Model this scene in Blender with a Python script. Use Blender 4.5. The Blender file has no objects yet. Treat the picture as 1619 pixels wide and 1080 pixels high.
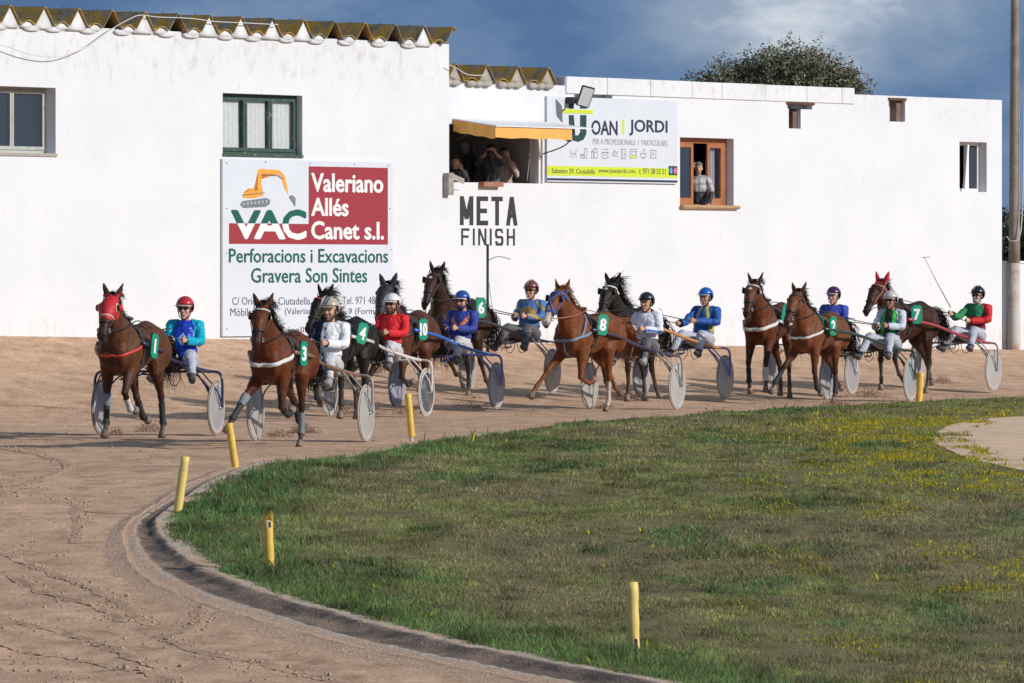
import bpy, bmesh, math, random
import numpy as np
from mathutils import Vector, Matrix, noise, geometry
from mathutils.bvhtree import BVHTree
R = math.radians
random.seed(7); rng = np.random.default_rng(7)
C = bpy.context.scene.collection
SC = bpy.context.scene
# ------------------------------------------------------------------ camera
F, H, HY, CX = 10200.0, 2.25, 425.0, 809.5      # focal length in photo pixels, eye height, horizon row
cam = bpy.data.cameras.new('camera'); camo = bpy.data.objects.new('camera', cam); C.objects.link(camo)
cam.sensor_width = 36; cam.lens = 36*F/1619; cam.shift_y = -(540-HY)/1619
cam.clip_start = 1; cam.clip_end = 20000
camo.location = (0, 0, H); camo.rotation_euler = (R(90), 0, 0)
SC.camera = camo
# ------------------------------------------------------------------ sun and sky
SUN_AZ, SUN_EL = R(66), R(26)                    # degrees to the right of straight behind the camera
sv = Vector((math.sin(SUN_AZ)*math.cos(SUN_EL), -math.cos(SUN_AZ)*math.cos(SUN_EL), math.sin(SUN_EL)))
sl = bpy.data.lights.new('sun', 'SUN'); slo = bpy.data.objects.new('sun', sl); C.objects.link(slo)
sl.energy = 3.7; sl.angle = R(0.5); sl.color = (1, .95, .89)
slo.rotation_euler = sv.to_track_quat('Z', 'Y').to_euler()
W = bpy.data.worlds.new('World'); SC.world = W; W.use_nodes = True
nt = W.node_tree; nt.nodes.clear()
def N(nt, t, **kw):
    n = nt.nodes.new(t)
    for k, v in kw.items():
        if k == 'ins':
            for a, b in v.items(): n.inputs[a].default_value = b
        else: setattr(n, k, v)
    return n
sky = N(nt, 'ShaderNodeTexSky', sky_type='NISHITA', sun_disc=False, sun_elevation=SUN_EL,
        sun_rotation=math.atan2(sv.x, sv.y), air_density=1.2, dust_density=.6)
bg1 = N(nt, 'ShaderNodeBackground', ins={'Strength': .12}); nt.links.new(sky.outputs[0], bg1.inputs[0])
tc = N(nt, 'ShaderNodeTexCoord')
mp = N(nt, 'ShaderNodeMapping'); mp.inputs['Scale'].default_value = (1, 1, 1.9); mp.inputs['Location'].default_value = (3.972, 4.11, 2.43)
nt.links.new(tc.outputs['Generated'], mp.inputs[0])
n1 = N(nt, 'ShaderNodeTexNoise', ins={'Scale': 24.0, 'Detail': 9.0, 'Roughness': .54, 'Distortion': .18})
n2 = N(nt, 'ShaderNodeTexNoise', ins={'Scale': 9.0, 'Detail': 3.0, 'Roughness': .5})
nt.links.new(mp.outputs[0], n1.inputs[0]); nt.links.new(mp.outputs[0], n2.inputs[0])
mm = N(nt, 'ShaderNodeMath', operation='MULTIPLY_ADD', ins={1: .45}); nt.links.new(n2.outputs[0], mm.inputs[0])
mm2 = N(nt, 'ShaderNodeMath', operation='MULTIPLY', ins={1: .55}); nt.links.new(n1.outputs[0], mm2.inputs[0]); nt.links.new(mm2.outputs[0], mm.inputs[2])
cr = N(nt, 'ShaderNodeValToRGB'); nt.links.new(mm.outputs[0], cr.inputs[0])
e = cr.color_ramp.elements
e[0].position = .37; e[0].color = (.070, .135, .270, 1)
e[1].position = .69; e[1].color = (.70, .73, .77, 1)
for p, c in ((.45, (.088, .165, .315, 1)), (.51, (.145, .228, .370, 1)), (.56, (.20, .280, .410, 1)), (.60, (.27, .345, .46, 1)), (.635, (.48, .54, .62, 1))):
    q = e.new(p); q.color = c
bg2 = N(nt, 'ShaderNodeBackground', ins={'Strength': 1.1}); nt.links.new(cr.outputs[0], bg2.inputs[0])
sx = N(nt, 'ShaderNodeSeparateXYZ'); nt.links.new(tc.outputs['Generated'], sx.inputs[0])
mr = N(nt, 'ShaderNodeMapRange', interpolation_type='SMOOTHSTEP', ins={1: .10, 2: .40, 3: 1.0, 4: 0.0}); nt.links.new(sx.outputs[2], mr.inputs[0])
mx = N(nt, 'ShaderNodeMixShader'); nt.links.new(mr.outputs[0], mx.inputs[0]); nt.links.new(bg1.outputs[0], mx.inputs[1]); nt.links.new(bg2.outputs[0], mx.inputs[2])
wo = N(nt, 'ShaderNodeOutputWorld'); nt.links.new(mx.outputs[0], wo.inputs[0])
SC.view_settings.view_transform = 'Standard'; SC.view_settings.look = 'None'
SC.view_settings.gamma = 1; SC.view_settings.exposure = 0.0
SC.cycles.max_bounces = 6

# ------------------------------------------------------------------ materials
def hexc(s):                                     # sRGB hex -> linear rgba
    v = [int(s[i:i+2], 16)/255 for i in (0, 2, 4)]
    return tuple([(x/12.92 if x < .04045 else ((x+.055)/1.055)**2.4) for x in v]+[1])
def c4(c):
    if isinstance(c, str): return hexc(c)
    return tuple(c[:3])+(1,)
_mats = {}
def mat(name, col=(.5,.5,.5), rough=.6, metal=0, var=0, vscale=8, bump=0, bscale=40, attr=False, spec=.4, dirt=None, coat=0, trans=0):
    """one procedural material: base colour (or the Col attribute) varied by noise, optional bump, optional dust colour in patches"""
    if name in _mats: return _mats[name]
    m = bpy.data.materials.new(name); m.use_nodes = True; t = m.node_tree
    b = t.nodes['Principled BSDF']; b.inputs['Roughness'].default_value = rough; b.inputs['Metallic'].default_value = metal
    b.inputs['Specular IOR Level'].default_value = spec
    if coat: b.inputs['Coat Weight'].default_value = coat; b.inputs['Coat Roughness'].default_value = .15
    if trans: b.inputs['Transmission Weight'].default_value = trans
    co = N(t, 'ShaderNodeTexCoord')
    if attr:
        a = N(t, 'ShaderNodeAttribute', attribute_name='Col'); src = a.outputs['Color']
    else:
        a = N(t, 'ShaderNodeRGB'); a.outputs[0].default_value = c4(col); src = a.outputs[0]
    if var:
        nz = N(t, 'ShaderNodeTexNoise', ins={'Scale': vscale, 'Detail': 5.0, 'Roughness': .6}); t.links.new(co.outputs['Object'], nz.inputs[0])
        r = N(t, 'ShaderNodeMapRange', ins={1: .25, 2: .75, 3: 1-var, 4: 1+var}); t.links.new(nz.outputs[0], r.inputs[0])
        mu = N(t, 'ShaderNodeVectorMath', operation='SCALE'); t.links.new(src, mu.inputs[0]); t.links.new(r.outputs[0], mu.inputs['Scale'])
        src = mu.outputs[0]
    if dirt:
        dc, ds, lo, hi = dirt
        nz = N(t, 'ShaderNodeTexNoise', ins={'Scale': ds, 'Detail': 6.0, 'Roughness': .65}); t.links.new(co.outputs['Object'], nz.inputs[0])
        r = N(t, 'ShaderNodeMapRange', ins={1: lo, 2: hi, 3: 0.0, 4: .85}); t.links.new(nz.outputs[0], r.inputs[0])
        mi = N(t, 'ShaderNodeMix', data_type='RGBA'); t.links.new(r.outputs[0], mi.inputs[0]); t.links.new(src, mi.inputs[6]); mi.inputs[7].default_value = c4(dc)
        src = mi.outputs[2]
    t.links.new(src, b.inputs['Base Color'])
    if bump:
        nz = N(t, 'ShaderNodeTexNoise', ins={'Scale': bscale, 'Detail': 5.0}); t.links.new(co.outputs['Object'], nz.inputs[0])
        bp = N(t, 'ShaderNodeBump', ins={'Strength': 1.0, 'Distance': bump}); t.links.new(nz.outputs[0], bp.inputs['Height'])
        t.links.new(bp.outputs[0], b.inputs['Normal'])
    _mats[name] = m
    return m

# ------------------------------------------------------------------ object helpers
def link(name, me, m=None, parent=None, smooth=True, loc=None, rot=None):
    if isinstance(me, bmesh.types.BMesh):
        bm = me; me = bpy.data.meshes.new(name); bmesh.ops.recalc_face_normals(bm, faces=bm.faces[:]); bm.to_mesh(me); bm.free()
    o = bpy.data.objects.new(name, me); C.objects.link(o)
    if m is not None:
        for q in (m if isinstance(m, (list, tuple)) else [m]): me.materials.append(q)
    if smooth and len(me.polygons): me.polygons.foreach_set('use_smooth', [True]*len(me.polygons))
    if parent: o.parent = parent
    if loc is not None: o.location = loc
    if rot is not None: o.rotation_euler = rot
    return o
def tag(o, label=None, cat=None, group=None, kind=None):
    if label: o['label'] = label
    if cat: o['category'] = cat
    if group: o['group'] = group
    if kind: o['kind'] = kind
    return o
def empty(name, loc=(0,0,0), rz=0, label=None, cat=None, group=None):
    o = bpy.data.objects.new(name, None); C.objects.link(o); o.location = loc; o.rotation_euler = (0,0,rz)
    o.empty_display_size = .2
    return tag(o, label, cat, group)
def box(bm, c, s, rot=None, mi=0):
    """box centred at c with full sizes s"""
    M = Matrix.Translation(Vector(c)) @ (rot.to_4x4() if rot is not None else Matrix()) @ Matrix.Diagonal((s[0], s[1], s[2], 1))
    r = bmesh.ops.create_cube(bm, size=1, matrix=M)
    for f in {f for v in r['verts'] for f in v.link_faces}: f.material_index = mi
    return r['verts']
def bx(bm, x0, x1, y0, y1, z0, z1, mi=0):
    return box(bm, ((x0+x1)/2, (y0+y1)/2, (z0+z1)/2), (abs(x1-x0), abs(y1-y0), abs(z1-z0)), mi=mi)
def loft(bm, pts, rad, n=12, side=(0,1,0), xf=None, samp=None, tagname=None, mi=0, cap=True):
    """closed tube through pts; rad = r or (r_side, r_other); xf maps every vertex; samp collects tagged skeleton samples"""
    pts = [Vector(p) for p in pts]; side = Vector(side); rings = []
    if isinstance(rad, (int, float)): rad = [rad]*len(pts)
    rad = [(r, r) if isinstance(r, (int, float)) else r for r in rad]
    if samp is not None:
        for i in range(len(pts)-1):
            k = max(1, int((pts[i+1]-pts[i]).length/.03))
            for j in range(k+1):
                f = j/k; p = pts[i].lerp(pts[i+1], f); q = xf(p) if xf else p
                tg = tagname[i] if isinstance(tagname, (list, tuple)) else tagname
                samp.append((q.x, q.y, q.z, min(rad[i][0]*(1-f)+rad[i+1][0]*f, rad[i][1]*(1-f)+rad[i+1][1]*f), tg))
    for i, p in enumerate(pts):
        T = (pts[min(i+1, len(pts)-1)]-pts[max(i-1, 0)]).normalized()
        S = side - T*side.dot(T)
        if S.length < 1e-3: S = Vector((1,0,0)) - T*T.x
        S.normalize(); U = T.cross(S); a, b = rad[i]
        ring = []
        for k in range(n):
            q = 2*math.pi*k/n; v = p + S*a*math.cos(q) + U*b*math.sin(q)
            ring.append(bm.verts.new(xf(v) if xf else v))
        rings.append(ring)
    for i in range(len(rings)-1):
        A, B = rings[i], rings[i+1]
        for k in range(n):
            f = bm.faces.new((A[k], A[(k+1)%n], B[(k+1)%n], B[k])); f.material_index = mi
    if cap:
        f = bm.faces.new(rings[0][::-1]); f.material_index = mi
        f = bm.faces.new(rings[-1]); f.material_index = mi
    return rings
def ell(bm, c, r, n=14, xf=None, rot=None, samp=None, tagname=None, mi=0):
    M = Matrix.Translation(Vector(c)) @ (rot.to_4x4() if rot is not None else Matrix()) @ Matrix.Diagonal((r[0], r[1], r[2], 1))
    q = bmesh.ops.create_uvsphere(bm, u_segments=n, v_segments=max(6, n*2//3), radius=1, matrix=M)
    if xf:
        for v in q['verts']: v.co = xf(v.co)
    for f in {f for v in q['verts'] for f in v.link_faces}: f.material_index = mi
    if samp is not None:
        p = xf(Vector(c)) if xf else Vector(c); samp.append((p.x, p.y, p.z, min(r), tagname))
    return q['verts']
def curve_pts(P, k=6):
    """Catmull-Rom through P"""
    P = [Vector(p) for p in P]; out = []
    for i in range(len(P)-1):
        a = P[max(i-1,0)]; b = P[i]; c = P[i+1]; d = P[min(i+2, len(P)-1)]
        for j in range(k):
            t = j/k; out.append(.5*((2*b)+(c-a)*t+(2*a-5*b+4*c-d)*t*t+(3*b-a-3*c+d)*t**3))
    out.append(P[-1]); return out
def tube(bm, P, r, n=8, k=5, mi=0):
    Q = curve_pts(P, k) if len(P) > 2 and k > 1 else [Vector(p) for p in P]
    d = (Q[-1]-Q[0]).normalized(); s = (0,1,0) if abs(d.y) < .8 else (1,0,0)
    rr = [r]*len(Q) if isinstance(r, (int,float)) else [r[0]+(r[1]-r[0])*i/(len(Q)-1) for i in range(len(Q))]
    loft(bm, Q, rr, n=n, side=s, mi=mi)
def fuse(bm, voxel, it=2):
    """voxel-remesh a union of closed shells into ONE continuous surface"""
    me = bpy.data.meshes.new('tmp'); bmesh.ops.recalc_face_normals(bm, faces=bm.faces[:]); bm.to_mesh(me); bm.free()
    o = bpy.data.objects.new('tmp', me); C.objects.link(o)
    m = o.modifiers.new('r', 'REMESH'); m.mode = 'VOXEL'; m.voxel_size = voxel
    s = o.modifiers.new('s', 'SMOOTH'); s.factor = .5; s.iterations = it
    dg = bpy.context.evaluated_depsgraph_get(); out = bpy.data.meshes.new_from_object(o.evaluated_get(dg), depsgraph=dg)
    bpy.data.objects.remove(o); bpy.data.meshes.remove(me)
    return out
def vtags(me, samp):
    """for every vertex the tag of the nearest skeleton sample (distance minus radius)"""
    n = len(me.vertices); co = np.empty(n*3, np.float32); me.vertices.foreach_get('co', co); co = co.reshape(n, 3)
    S = np.array([s[:3] for s in samp], np.float32); rr = np.array([s[3] for s in samp], np.float32)
    out = np.empty(n, int)
    for i in range(0, n, 4000):
        d = np.linalg.norm(co[i:i+4000, None]-S[None], axis=2)-rr[None]; out[i:i+4000] = d.argmin(1)
    return co, np.array([s[4] for s in samp], dtype=object)[out]
def setcol(me, cols):
    a = me.color_attributes.get('Col') or me.color_attributes.new('Col', 'FLOAT_COLOR', 'POINT')
    c = np.ones((len(me.vertices), 4), np.float32); c[:, :3] = cols; a.data.foreach_set('color', c.ravel())
def shell(me, sel, off, wob=0, wscale=14, thick=0):
    """new mesh of the faces whose verts are all selected, pushed out along the normals (clothing, hoods, boots)"""
    bm = bmesh.new(); bm.from_mesh(me); bm.verts.ensure_lookup_table(); bm.normal_update()
    nr = [v.normal.copy() for v in bm.verts]
    for v in bm.verts:
        if sel[v.index]:
            d = off
            if wob: d += wob*noise.fractal(v.co*wscale, 1.0, 2.0, 3)
            v.co += nr[v.index]*d
    bmesh.ops.delete(bm, geom=[v for v in bm.verts if not sel[v.index]], context='VERTS')
    out = bpy.data.meshes.new('shell'); bm.to_mesh(out); bm.free(); return out
def copy_tree(o, parent=None):
    c = o.copy(); C.objects.link(c)
    if parent: c.parent = parent
    for ch in list(o.children): copy_tree(ch, c)
    return c

# ------------------------------------------------------------------ place: photo pixel -> world, terrain
WX, WY = -8.49, 107.0                             # foot of the building wall at the left edge of the view
DX, DY = .5954, .8034                             # wall direction (recedes to the right)
NX, NY = DY, -DX                                  # wall normal, towards the track
WROT = math.atan2(DY, DX)
_gy = [(-50,-1.1),(30,-1.05),(45,-.95),(51.8,-.84),(60,-.59),(66,-.35),(76,-.09),(84,0),(4000,0)]
def gY(Y): return float(np.interp(Y, [a for a,_ in _gy], [b for _,b in _gy]))
def wall_tu(X, Y): return (X-WX)*NX+(Y-WY)*NY, (X-WX)*DX+(Y-WY)*DY
def ground(X, Y):
    z = gY(Y); t, u = wall_tu(X, Y)
    zb = 1.14+(.60-1.14)*min(max(u, -14), 34)/31.0
    if t < 10:
        w = min(max(1-t/10, 0), 1)**1.6; z += (zb-z)*w
    return z
def hit(px, py):
    """where the view ray through a photo pixel meets the terrain"""
    a, b = (px-CX)/F, (py-HY)/F; lo, hi = 20.0, 20.0
    while hi < 400:
        hi += .5
        if H-b*hi < ground(a*hi, hi): break
        lo = hi
    for _ in range(25):
        m = (lo+hi)/2
        if H-b*m < ground(a*m, m): hi = m
        else: lo = m
    return Vector((a*hi, hi, ground(a*hi, hi)))
def at(px, py, Y): return Vector(((px-CX)/F*Y, Y, H-(py-HY)/F*Y))
def onwall(px, py, off=0.0):
    """photo pixel -> (u, z) on the wall plane pushed off metres towards the track"""
    a = (px-CX)/F; ox, oy = WX+NX*off, WY+NY*off
    u = (a*oy-ox)/(DX-DY*a); Y = oy+DY*u
    return u, H-(py-HY)/F*Y
def wallpt(u, z, off=0.0): return Vector((WX+DX*u+NX*off, WY+DY*u+NY*off, z))
# ================================================================== GROUND
def vnoise(x, y, seed=0):
    """value noise, numpy"""
    xi = np.floor(x).astype(np.int64); yi = np.floor(y).astype(np.int64); fx = x-xi; fy = y-yi
    fx = fx*fx*(3-2*fx); fy = fy*fy*(3-2*fy)
    def h(a, b):
        v = (a*374761393+b*668265263+seed*1442695041) & 0x7fffffff
        v = ((v ^ (v >> 13))*1274126177) & 0x7fffffff
        return ((v ^ (v >> 16)) & 0xffff)/65535.0
    return (h(xi,yi)*(1-fx)+h(xi+1,yi)*fx)*(1-fy)+(h(xi,yi+1)*(1-fx)+h(xi+1,yi+1)*fx)*fy
def fbm(x, y, seed=0, o=4):
    s = 0; a = .5; t = 0
    for k in range(o): s = s+a*vnoise(x*2**k, y*2**k, seed+k*17); t += a; a *= .55
    return s/t
def ground_np(X, Y):
    z = np.interp(Y, [a for a,_ in _gy], [b for _,b in _gy])
    t = (X-WX)*NX+(Y-WY)*NY; u = (X-WX)*DX+(Y-WY)*DY
    zb = 1.14-.54*np.clip(u, -14, 34)/31.0; w = np.clip(1-t/10, 0, 1)**1.6
    return z+(zb-z)*w
def grid_mesh(name, xs, ys, zf, m):
    X, Y = np.meshgrid(xs, ys); Z = zf(X, Y); nx, ny = len(xs), len(ys)
    v = np.stack([X.ravel(), Y.ravel(), Z.ravel()], 1).astype(np.float32)
    i = np.arange((ny-1)*(nx-1)); r, c = i//(nx-1), i%(nx-1); a = r*nx+c
    f = np.stack([a, a+1, a+nx+1, a+nx], 1).astype(np.int32)
    me = bpy.data.meshes.new(name); me.vertices.add(len(v)); me.vertices.foreach_set('co', v.ravel())
    me.loops.add(f.size); me.loops.foreach_set('vertex_index', f.ravel()); me.polygons.add(len(f))
    me.polygons.foreach_set('loop_start', np.arange(len(f), dtype=np.int32)*4); me.update(); me.validate()
    return link(name, me, m)
def tri_mesh(name, v, f, m, cols=None, smooth=False):
    v = np.asarray(v, np.float32); f = np.asarray(f, np.int32); k = f.shape[1]
    me = bpy.data.meshes.new(name); me.vertices.add(len(v)); me.vertices.foreach_set('co', v.ravel())
    me.loops.add(f.size); me.loops.foreach_set('vertex_index', f.ravel()); me.polygons.add(len(f))
    me.polygons.foreach_set('loop_start', np.arange(len(f), dtype=np.int32)*k); me.update()
    if cols is not None: setcol(me, cols)
    return link(name, me, m, smooth=smooth)

# --- dirt material: pinkish packed clay, streaked along the direction of racing, damp darker soil in patches
dm = bpy.data.materials.new('packed_clay'); dm.use_nodes = True; t = dm.node_tree; b = t.nodes['Principled BSDF']
b.inputs['Roughness'].default_value = .95; b.inputs['Specular IOR Level'].default_value = .1
co = N(t, 'ShaderNodeTexCoord')
m1 = N(t, 'ShaderNodeMapping'); m1.inputs['Rotation'].default_value = (0,0,R(-16)); m1.inputs['Scale'].default_value = (1, .55, 1)
t.links.new(co.outputs['Object'], m1.inputs[0])
na = N(t, 'ShaderNodeTexNoise', ins={'Scale': 3.2, 'Detail': 7.0, 'Roughness': .62}); t.links.new(m1.outputs[0], na.inputs[0])
nb = N(t, 'ShaderNodeTexNoise', ins={'Scale': .55, 'Detail': 5.0, 'Roughness': .6}); t.links.new(co.outputs['Object'], nb.inputs[0])
nc = N(t, 'ShaderNodeTexNoise', ins={'Scale': 22.0, 'Detail': 4.0, 'Roughness': .7}); t.links.new(co.outputs['Object'], nc.inputs[0])
r1 = N(t, 'ShaderNodeValToRGB'); t.links.new(na.outputs[0], r1.inputs[0]); q = r1.color_ramp.elements
q[0].position = .3; q[0].color = (.41, .25, .160, 1); q[1].position = .68; q[1].color = (.68, .455, .305, 1)
z_ = q.new(.47); z_.color = (.57, .37, .24, 1)
r2 = N(t, 'ShaderNodeMapRange', ins={1: .3, 2: .7, 3: .86, 4: 1.14}); t.links.new(nb.outputs[0], r2.inputs[0])
s1 = N(t, 'ShaderNodeVectorMath', operation='SCALE'); t.links.new(r1.outputs[0], s1.inputs[0]); t.links.new(r2.outputs[0], s1.inputs['Scale'])
r3 = N(t, 'ShaderNodeMapRange', ins={1: .32, 2: .58, 3: .62, 4: 1.05}); t.links.new(nc.outputs[0], r3.inputs[0])
s2 = N(t, 'ShaderNodeVectorMath', operation='SCALE'); t.links.new(s1.outputs[0], s2.inputs[0]); t.links.new(r3.outputs[0], s2.inputs['Scale'])
t.links.new(s2.outputs[0], b.inputs['Base Color'])
bp = N(t, 'ShaderNodeBump', ins={'Strength': .7, 'Distance': .02}); t.links.new(nc.outputs[0], bp.inputs['Height']); t.links.new(bp.outputs[0], b.inputs['Normal'])

def track_relief(X, Y):
    z = ground_np(X, Y)
    c, s = math.cos(R(-16)), math.sin(R(-16))
    P = X*c-Y*s; Q = X*s+Y*c                       # P across, Q along the racing line
    near = np.clip((80-Y)/22, 0, 1); calm = np.clip(((X-WX)*NX+(Y-WY)*NY)/9, .25, 1); w = np.clip((150-Y)/10, 0, 1)*np.clip((Y-36)/3, 0, 1)
    z = z+w*calm*(.012+.022*near)*(fbm(P*1.6, Q*.75, 3)-.5)*2
    z = z+w*calm*(.008+.016*near)*(fbm(P*4.5, Q*2.6, 9, 3)-.5)*2
    return z
# arcs left by a turning harrow: dark ruts, px polylines
ruts = [[(0,872),(60,898),(130,925),(185,950),(240,990)], [(0,905),(70,935),(160,960),(200,985)],
        [(0,708),(50,718),(95,728),(108,738),(80,752),(20,775),(0,785)],
        [(290,940),(312,955),(320,975),(300,995),(262,1010)], [(120,790),(125,840),(118,860)],
        [(0,1022),(120,1040),(220,1062),(330,1100)], [(240,1000),(330,1035),(440,1056),(560,1085)],
        [(0,640),(60,642),(140,650)], [(10,980),(110,1000),(190,1030),(260,1060)]]
rutw = [np.array([(hit(x, y).x, hit(x, y).y) for x, y in r]) for r in ruts]
def seg_d(X, Y, P):
    d = np.full(X.shape, 1e9)
    for i in range(len(P)-1):
        a, b_ = P[i], P[i+1]; e_ = b_-a; L = float(e_@e_)+1e-9
        tt = np.clip(((X-a[0])*e_[0]+(Y-a[1])*e_[1])/L, 0, 1)
        d = np.minimum(d, np.hypot(X-a[0]-tt*e_[0], Y-a[1]-tt*e_[1]))
    return d
# --- infield: raised 13 cm above the track, its edge traced from the photo and set on the terrain
edge_px = [(2100,612),(1800,622),(1619,626),(1500,631),(1450,634),(1300,641),(1150,650),(1000,660),(900,668),(800,681),(700,695),(620,709),(560,721),
           (450,729),(400,737),(365,750),(330,766),(292,792),(262,812),(252,826),(257,842),(275,862),(300,882),(340,905),(400,930),(470,952),(540,972),(610,992),
           (700,1014),(800,1034),(900,1054),(1000,1073),(1080,1090),(1250,1122),(1500,1160),(2100,1230)]
E2 = []
for x, y in edge_px:
    p = hit(x, y+5); E2.append((p.x, p.y))
Ec = [(p.x, p.y) for p in curve_pts([(x, y, 0) for x, y in E2], 5)]
Ec = np.array(Ec); EP = np.array(Ec)              # open edge; closed far to the right
poly = np.vstack([Ec, [[Ec[-1][0]+14, Ec[-1][1]], [Ec[0][0]+6, Ec[0][1]]]])
def inside(X, Y, P):
    r = np.zeros(X.shape, bool); j = len(P)-1
    for i in range(len(P)):
        c_ = ((P[i][1] > Y) != (P[j][1] > Y)) & (X < (P[j][0]-P[i][0])*(Y-P[i][1])/(P[j][1]-P[i][1]+1e-12)+P[i][0])
        r ^= c_; j = i
    return r
def relief_full(X, Y):
    zr = track_relief(X, Y); zg = ground_np(X, Y); nearb = (Y > 36) & (Y < 125) & (np.abs(X) < 16)
    wq = np.ones(X.shape); wq[nearb] = np.clip((seg_d(X[nearb], Y[nearb], EP)-.6)/1.2, 0, 1); z = zg+(zr-zg)*wq; _in = inside(X, Y, poly) & (Y > 36) & (Y < 130); z = np.where(_in, ground_np(X, Y)-.03, z)
    sub = (Y > 38) & (Y < 100) & (np.abs(X) < 9)
    xs_, ys_ = X[sub], Y[sub]; zz = np.zeros(xs_.shape)
    wob = .10*(fbm(xs_*3, ys_*.7, 21, 2)-.5)
    for P in rutw:
        d = seg_d(xs_, ys_, P)+wob; zz += .004*np.exp(-(d/.10)**2)
    z[sub] += zz; return z
xs = np.concatenate([[-3000,-900,-300,-120,-60,-34,-22,-16], np.arange(-12, 15.01, .085), [18,24,36,60,120,300,900,3000]])
ys = np.concatenate([[-60,-20,0,15,25,33], np.arange(38, 90, .15), np.arange(90, 142, .3), [145,152,165,190,240,340,600,1200,3000,7000]])
tag(grid_mesh('ground', xs, ys, relief_full, dm), kind='structure')

RAISE = .035
def infield_h(X, Y):
    return ground_np(X, Y)+RAISE+.05*(fbm(X*.9, Y*.45, 31, 3)-.5)
soil = bpy.data.materials.new('infield_soil'); soil.use_nodes = True
mat_soil = mat('turf_soil', (.17,.15,.075), .95, var=.35, vscale=1.5, spec=.1)
xi, yi = np.meshgrid(np.arange(-6, 20, .5), np.arange(36, 125, .9))
din = seg_d(xi, yi, EP); msk = inside(xi, yi, poly) & (din > .3)
pts2 = [Vector(p) for p in poly]+[Vector((a, b_)) for a, b_ in zip(xi[msk], yi[msk])]
cdt = geometry.delaunay_2d_cdt(pts2, [], [list(range(len(poly)))], 1, 1e-4)
V2 = np.array([(v.x, v.y) for v in cdt[0]]); Z2 = infield_h(V2[:,0], V2[:,1]); Z2 = np.where(seg_d(V2[:,0], V2[:,1], EP) < .02, ground_np(V2[:,0], V2[:,1])+RAISE-.01, Z2)
tag(tri_mesh('infield', np.column_stack([V2, Z2]), [list(f) for f in cdt[2] if len(f) == 3], mat_soil, smooth=True), kind='structure')

# --- berm round the infield: pale dusty lip, steep little face, rut and second lip on the track side
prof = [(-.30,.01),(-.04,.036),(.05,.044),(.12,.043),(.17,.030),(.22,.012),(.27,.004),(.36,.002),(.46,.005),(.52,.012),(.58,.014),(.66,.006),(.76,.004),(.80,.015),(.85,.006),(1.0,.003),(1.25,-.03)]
rim = np.array([(p.x, p.y) for p in curve_pts([(x, y, 0) for x, y in E2[9:]], 70)])
tn = np.gradient(rim, axis=0); tn /= np.linalg.norm(tn, axis=1)[:,None]+1e-9; on = np.column_stack([tn[:,1], -tn[:,0]])
if inside(np.array([rim[60][0]+on[60][0]*.3]), np.array([rim[60][1]+on[60][1]*.3]), poly)[0]: on = -on
vv = []; nP = len(prof); cols = []
fade = np.clip(np.arange(len(rim))/(70*9.0), 0.12, 1)
for i in range(len(rim)):
    s_ = i*.041
    for k, (o_, h_) in enumerate(prof):
        g_ = min(max((i/70.0-8.5)/8, 0), 1); g_ = .37+.63*g_*g_*(3-2*g_); o_ = o_*g_ if o_ > 0 else o_
        w_ = .05*g_*(noise.noise(Vector((s_*.9, k*.35, 4)))); h2 = h_*(1+.25*noise.noise(Vector((s_*.7, k*.2, 9))))
        q_ = rim[i]+on[i]*(o_+w_)
        inner = o_ < .06
        vv.append((q_[0], q_[1], ground(q_[0], q_[1])+(h2 if inner else h2*fade[i] if (h2 > 0 or k < nP-1) else h2)+.010*noise.fractal(Vector((q_[0]*7, q_[1]*5, 0)), 1, 2, 3)+.006))
        o_ = o_/g_ if o_ > 0 else o_; pale = (.47,.385,.31); brown = (.53,.355,.245); shade_damp = (.14,.108,.090)
        cc = pale if o_ < .12 else shade_damp if o_ < .50 else (pale if o_ < .62 else (.30,.22,.165) if .76 < o_ < .84 else brown)  # dark band: the berm's shade painted in along with damp soil
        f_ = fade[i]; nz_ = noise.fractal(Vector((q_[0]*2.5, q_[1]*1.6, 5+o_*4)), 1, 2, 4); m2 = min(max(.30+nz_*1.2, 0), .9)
        cc = [cc[j]*(1-m2)+brown[j]*m2 for j in range(3)] if cc is not shade_damp else [cc[j]*(1-m2*.45)+brown[j]*m2*.45 for j in range(3)]
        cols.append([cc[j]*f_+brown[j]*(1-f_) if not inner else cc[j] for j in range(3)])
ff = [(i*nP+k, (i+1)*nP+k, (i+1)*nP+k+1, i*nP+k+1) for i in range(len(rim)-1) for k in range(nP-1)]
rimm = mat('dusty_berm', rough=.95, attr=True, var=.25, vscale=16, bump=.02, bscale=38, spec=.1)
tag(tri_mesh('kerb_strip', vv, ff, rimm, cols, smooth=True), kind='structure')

# --- bare sandy hollow in the infield at the right
sp_px = [(1830,652),(1700,661),(1619,667),(1560,670),(1505,680),(1478,694),(1478,706),(1500,720),(1550,738),(1619,754),(1720,775),(1830,790)]
sp2 = np.array([(hit(x, y-4).x, hit(x, y-4).y) for x, y in sp_px])
spc = [(p.x, p.y) for p in curve_pts([(x, y, 0) for x, y in sp2], 5)]
xi, yi = np.meshgrid(np.arange(4, 16, .3), np.arange(60, 115, .6)); spa = np.array(spc)
msk = inside(xi, yi, spa) & (seg_d(xi, yi, np.vstack([spa, spa[:1]])) > .15)
cdt = geometry.delaunay_2d_cdt([Vector(p) for p in spc]+[Vector((a, b_)) for a, b_ in zip(xi[msk], yi[msk])], [], [list(range(len(spc)))], 1, 1e-4)
V2 = np.array([(v.x, v.y) for v in cdt[0]])
sand = bpy.data.materials.new('dry_sand'); sand.use_nodes = True; t = sand.node_tree; b = t.nodes['Principled BSDF']; b.inputs['Roughness'].default_value = .95
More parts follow.
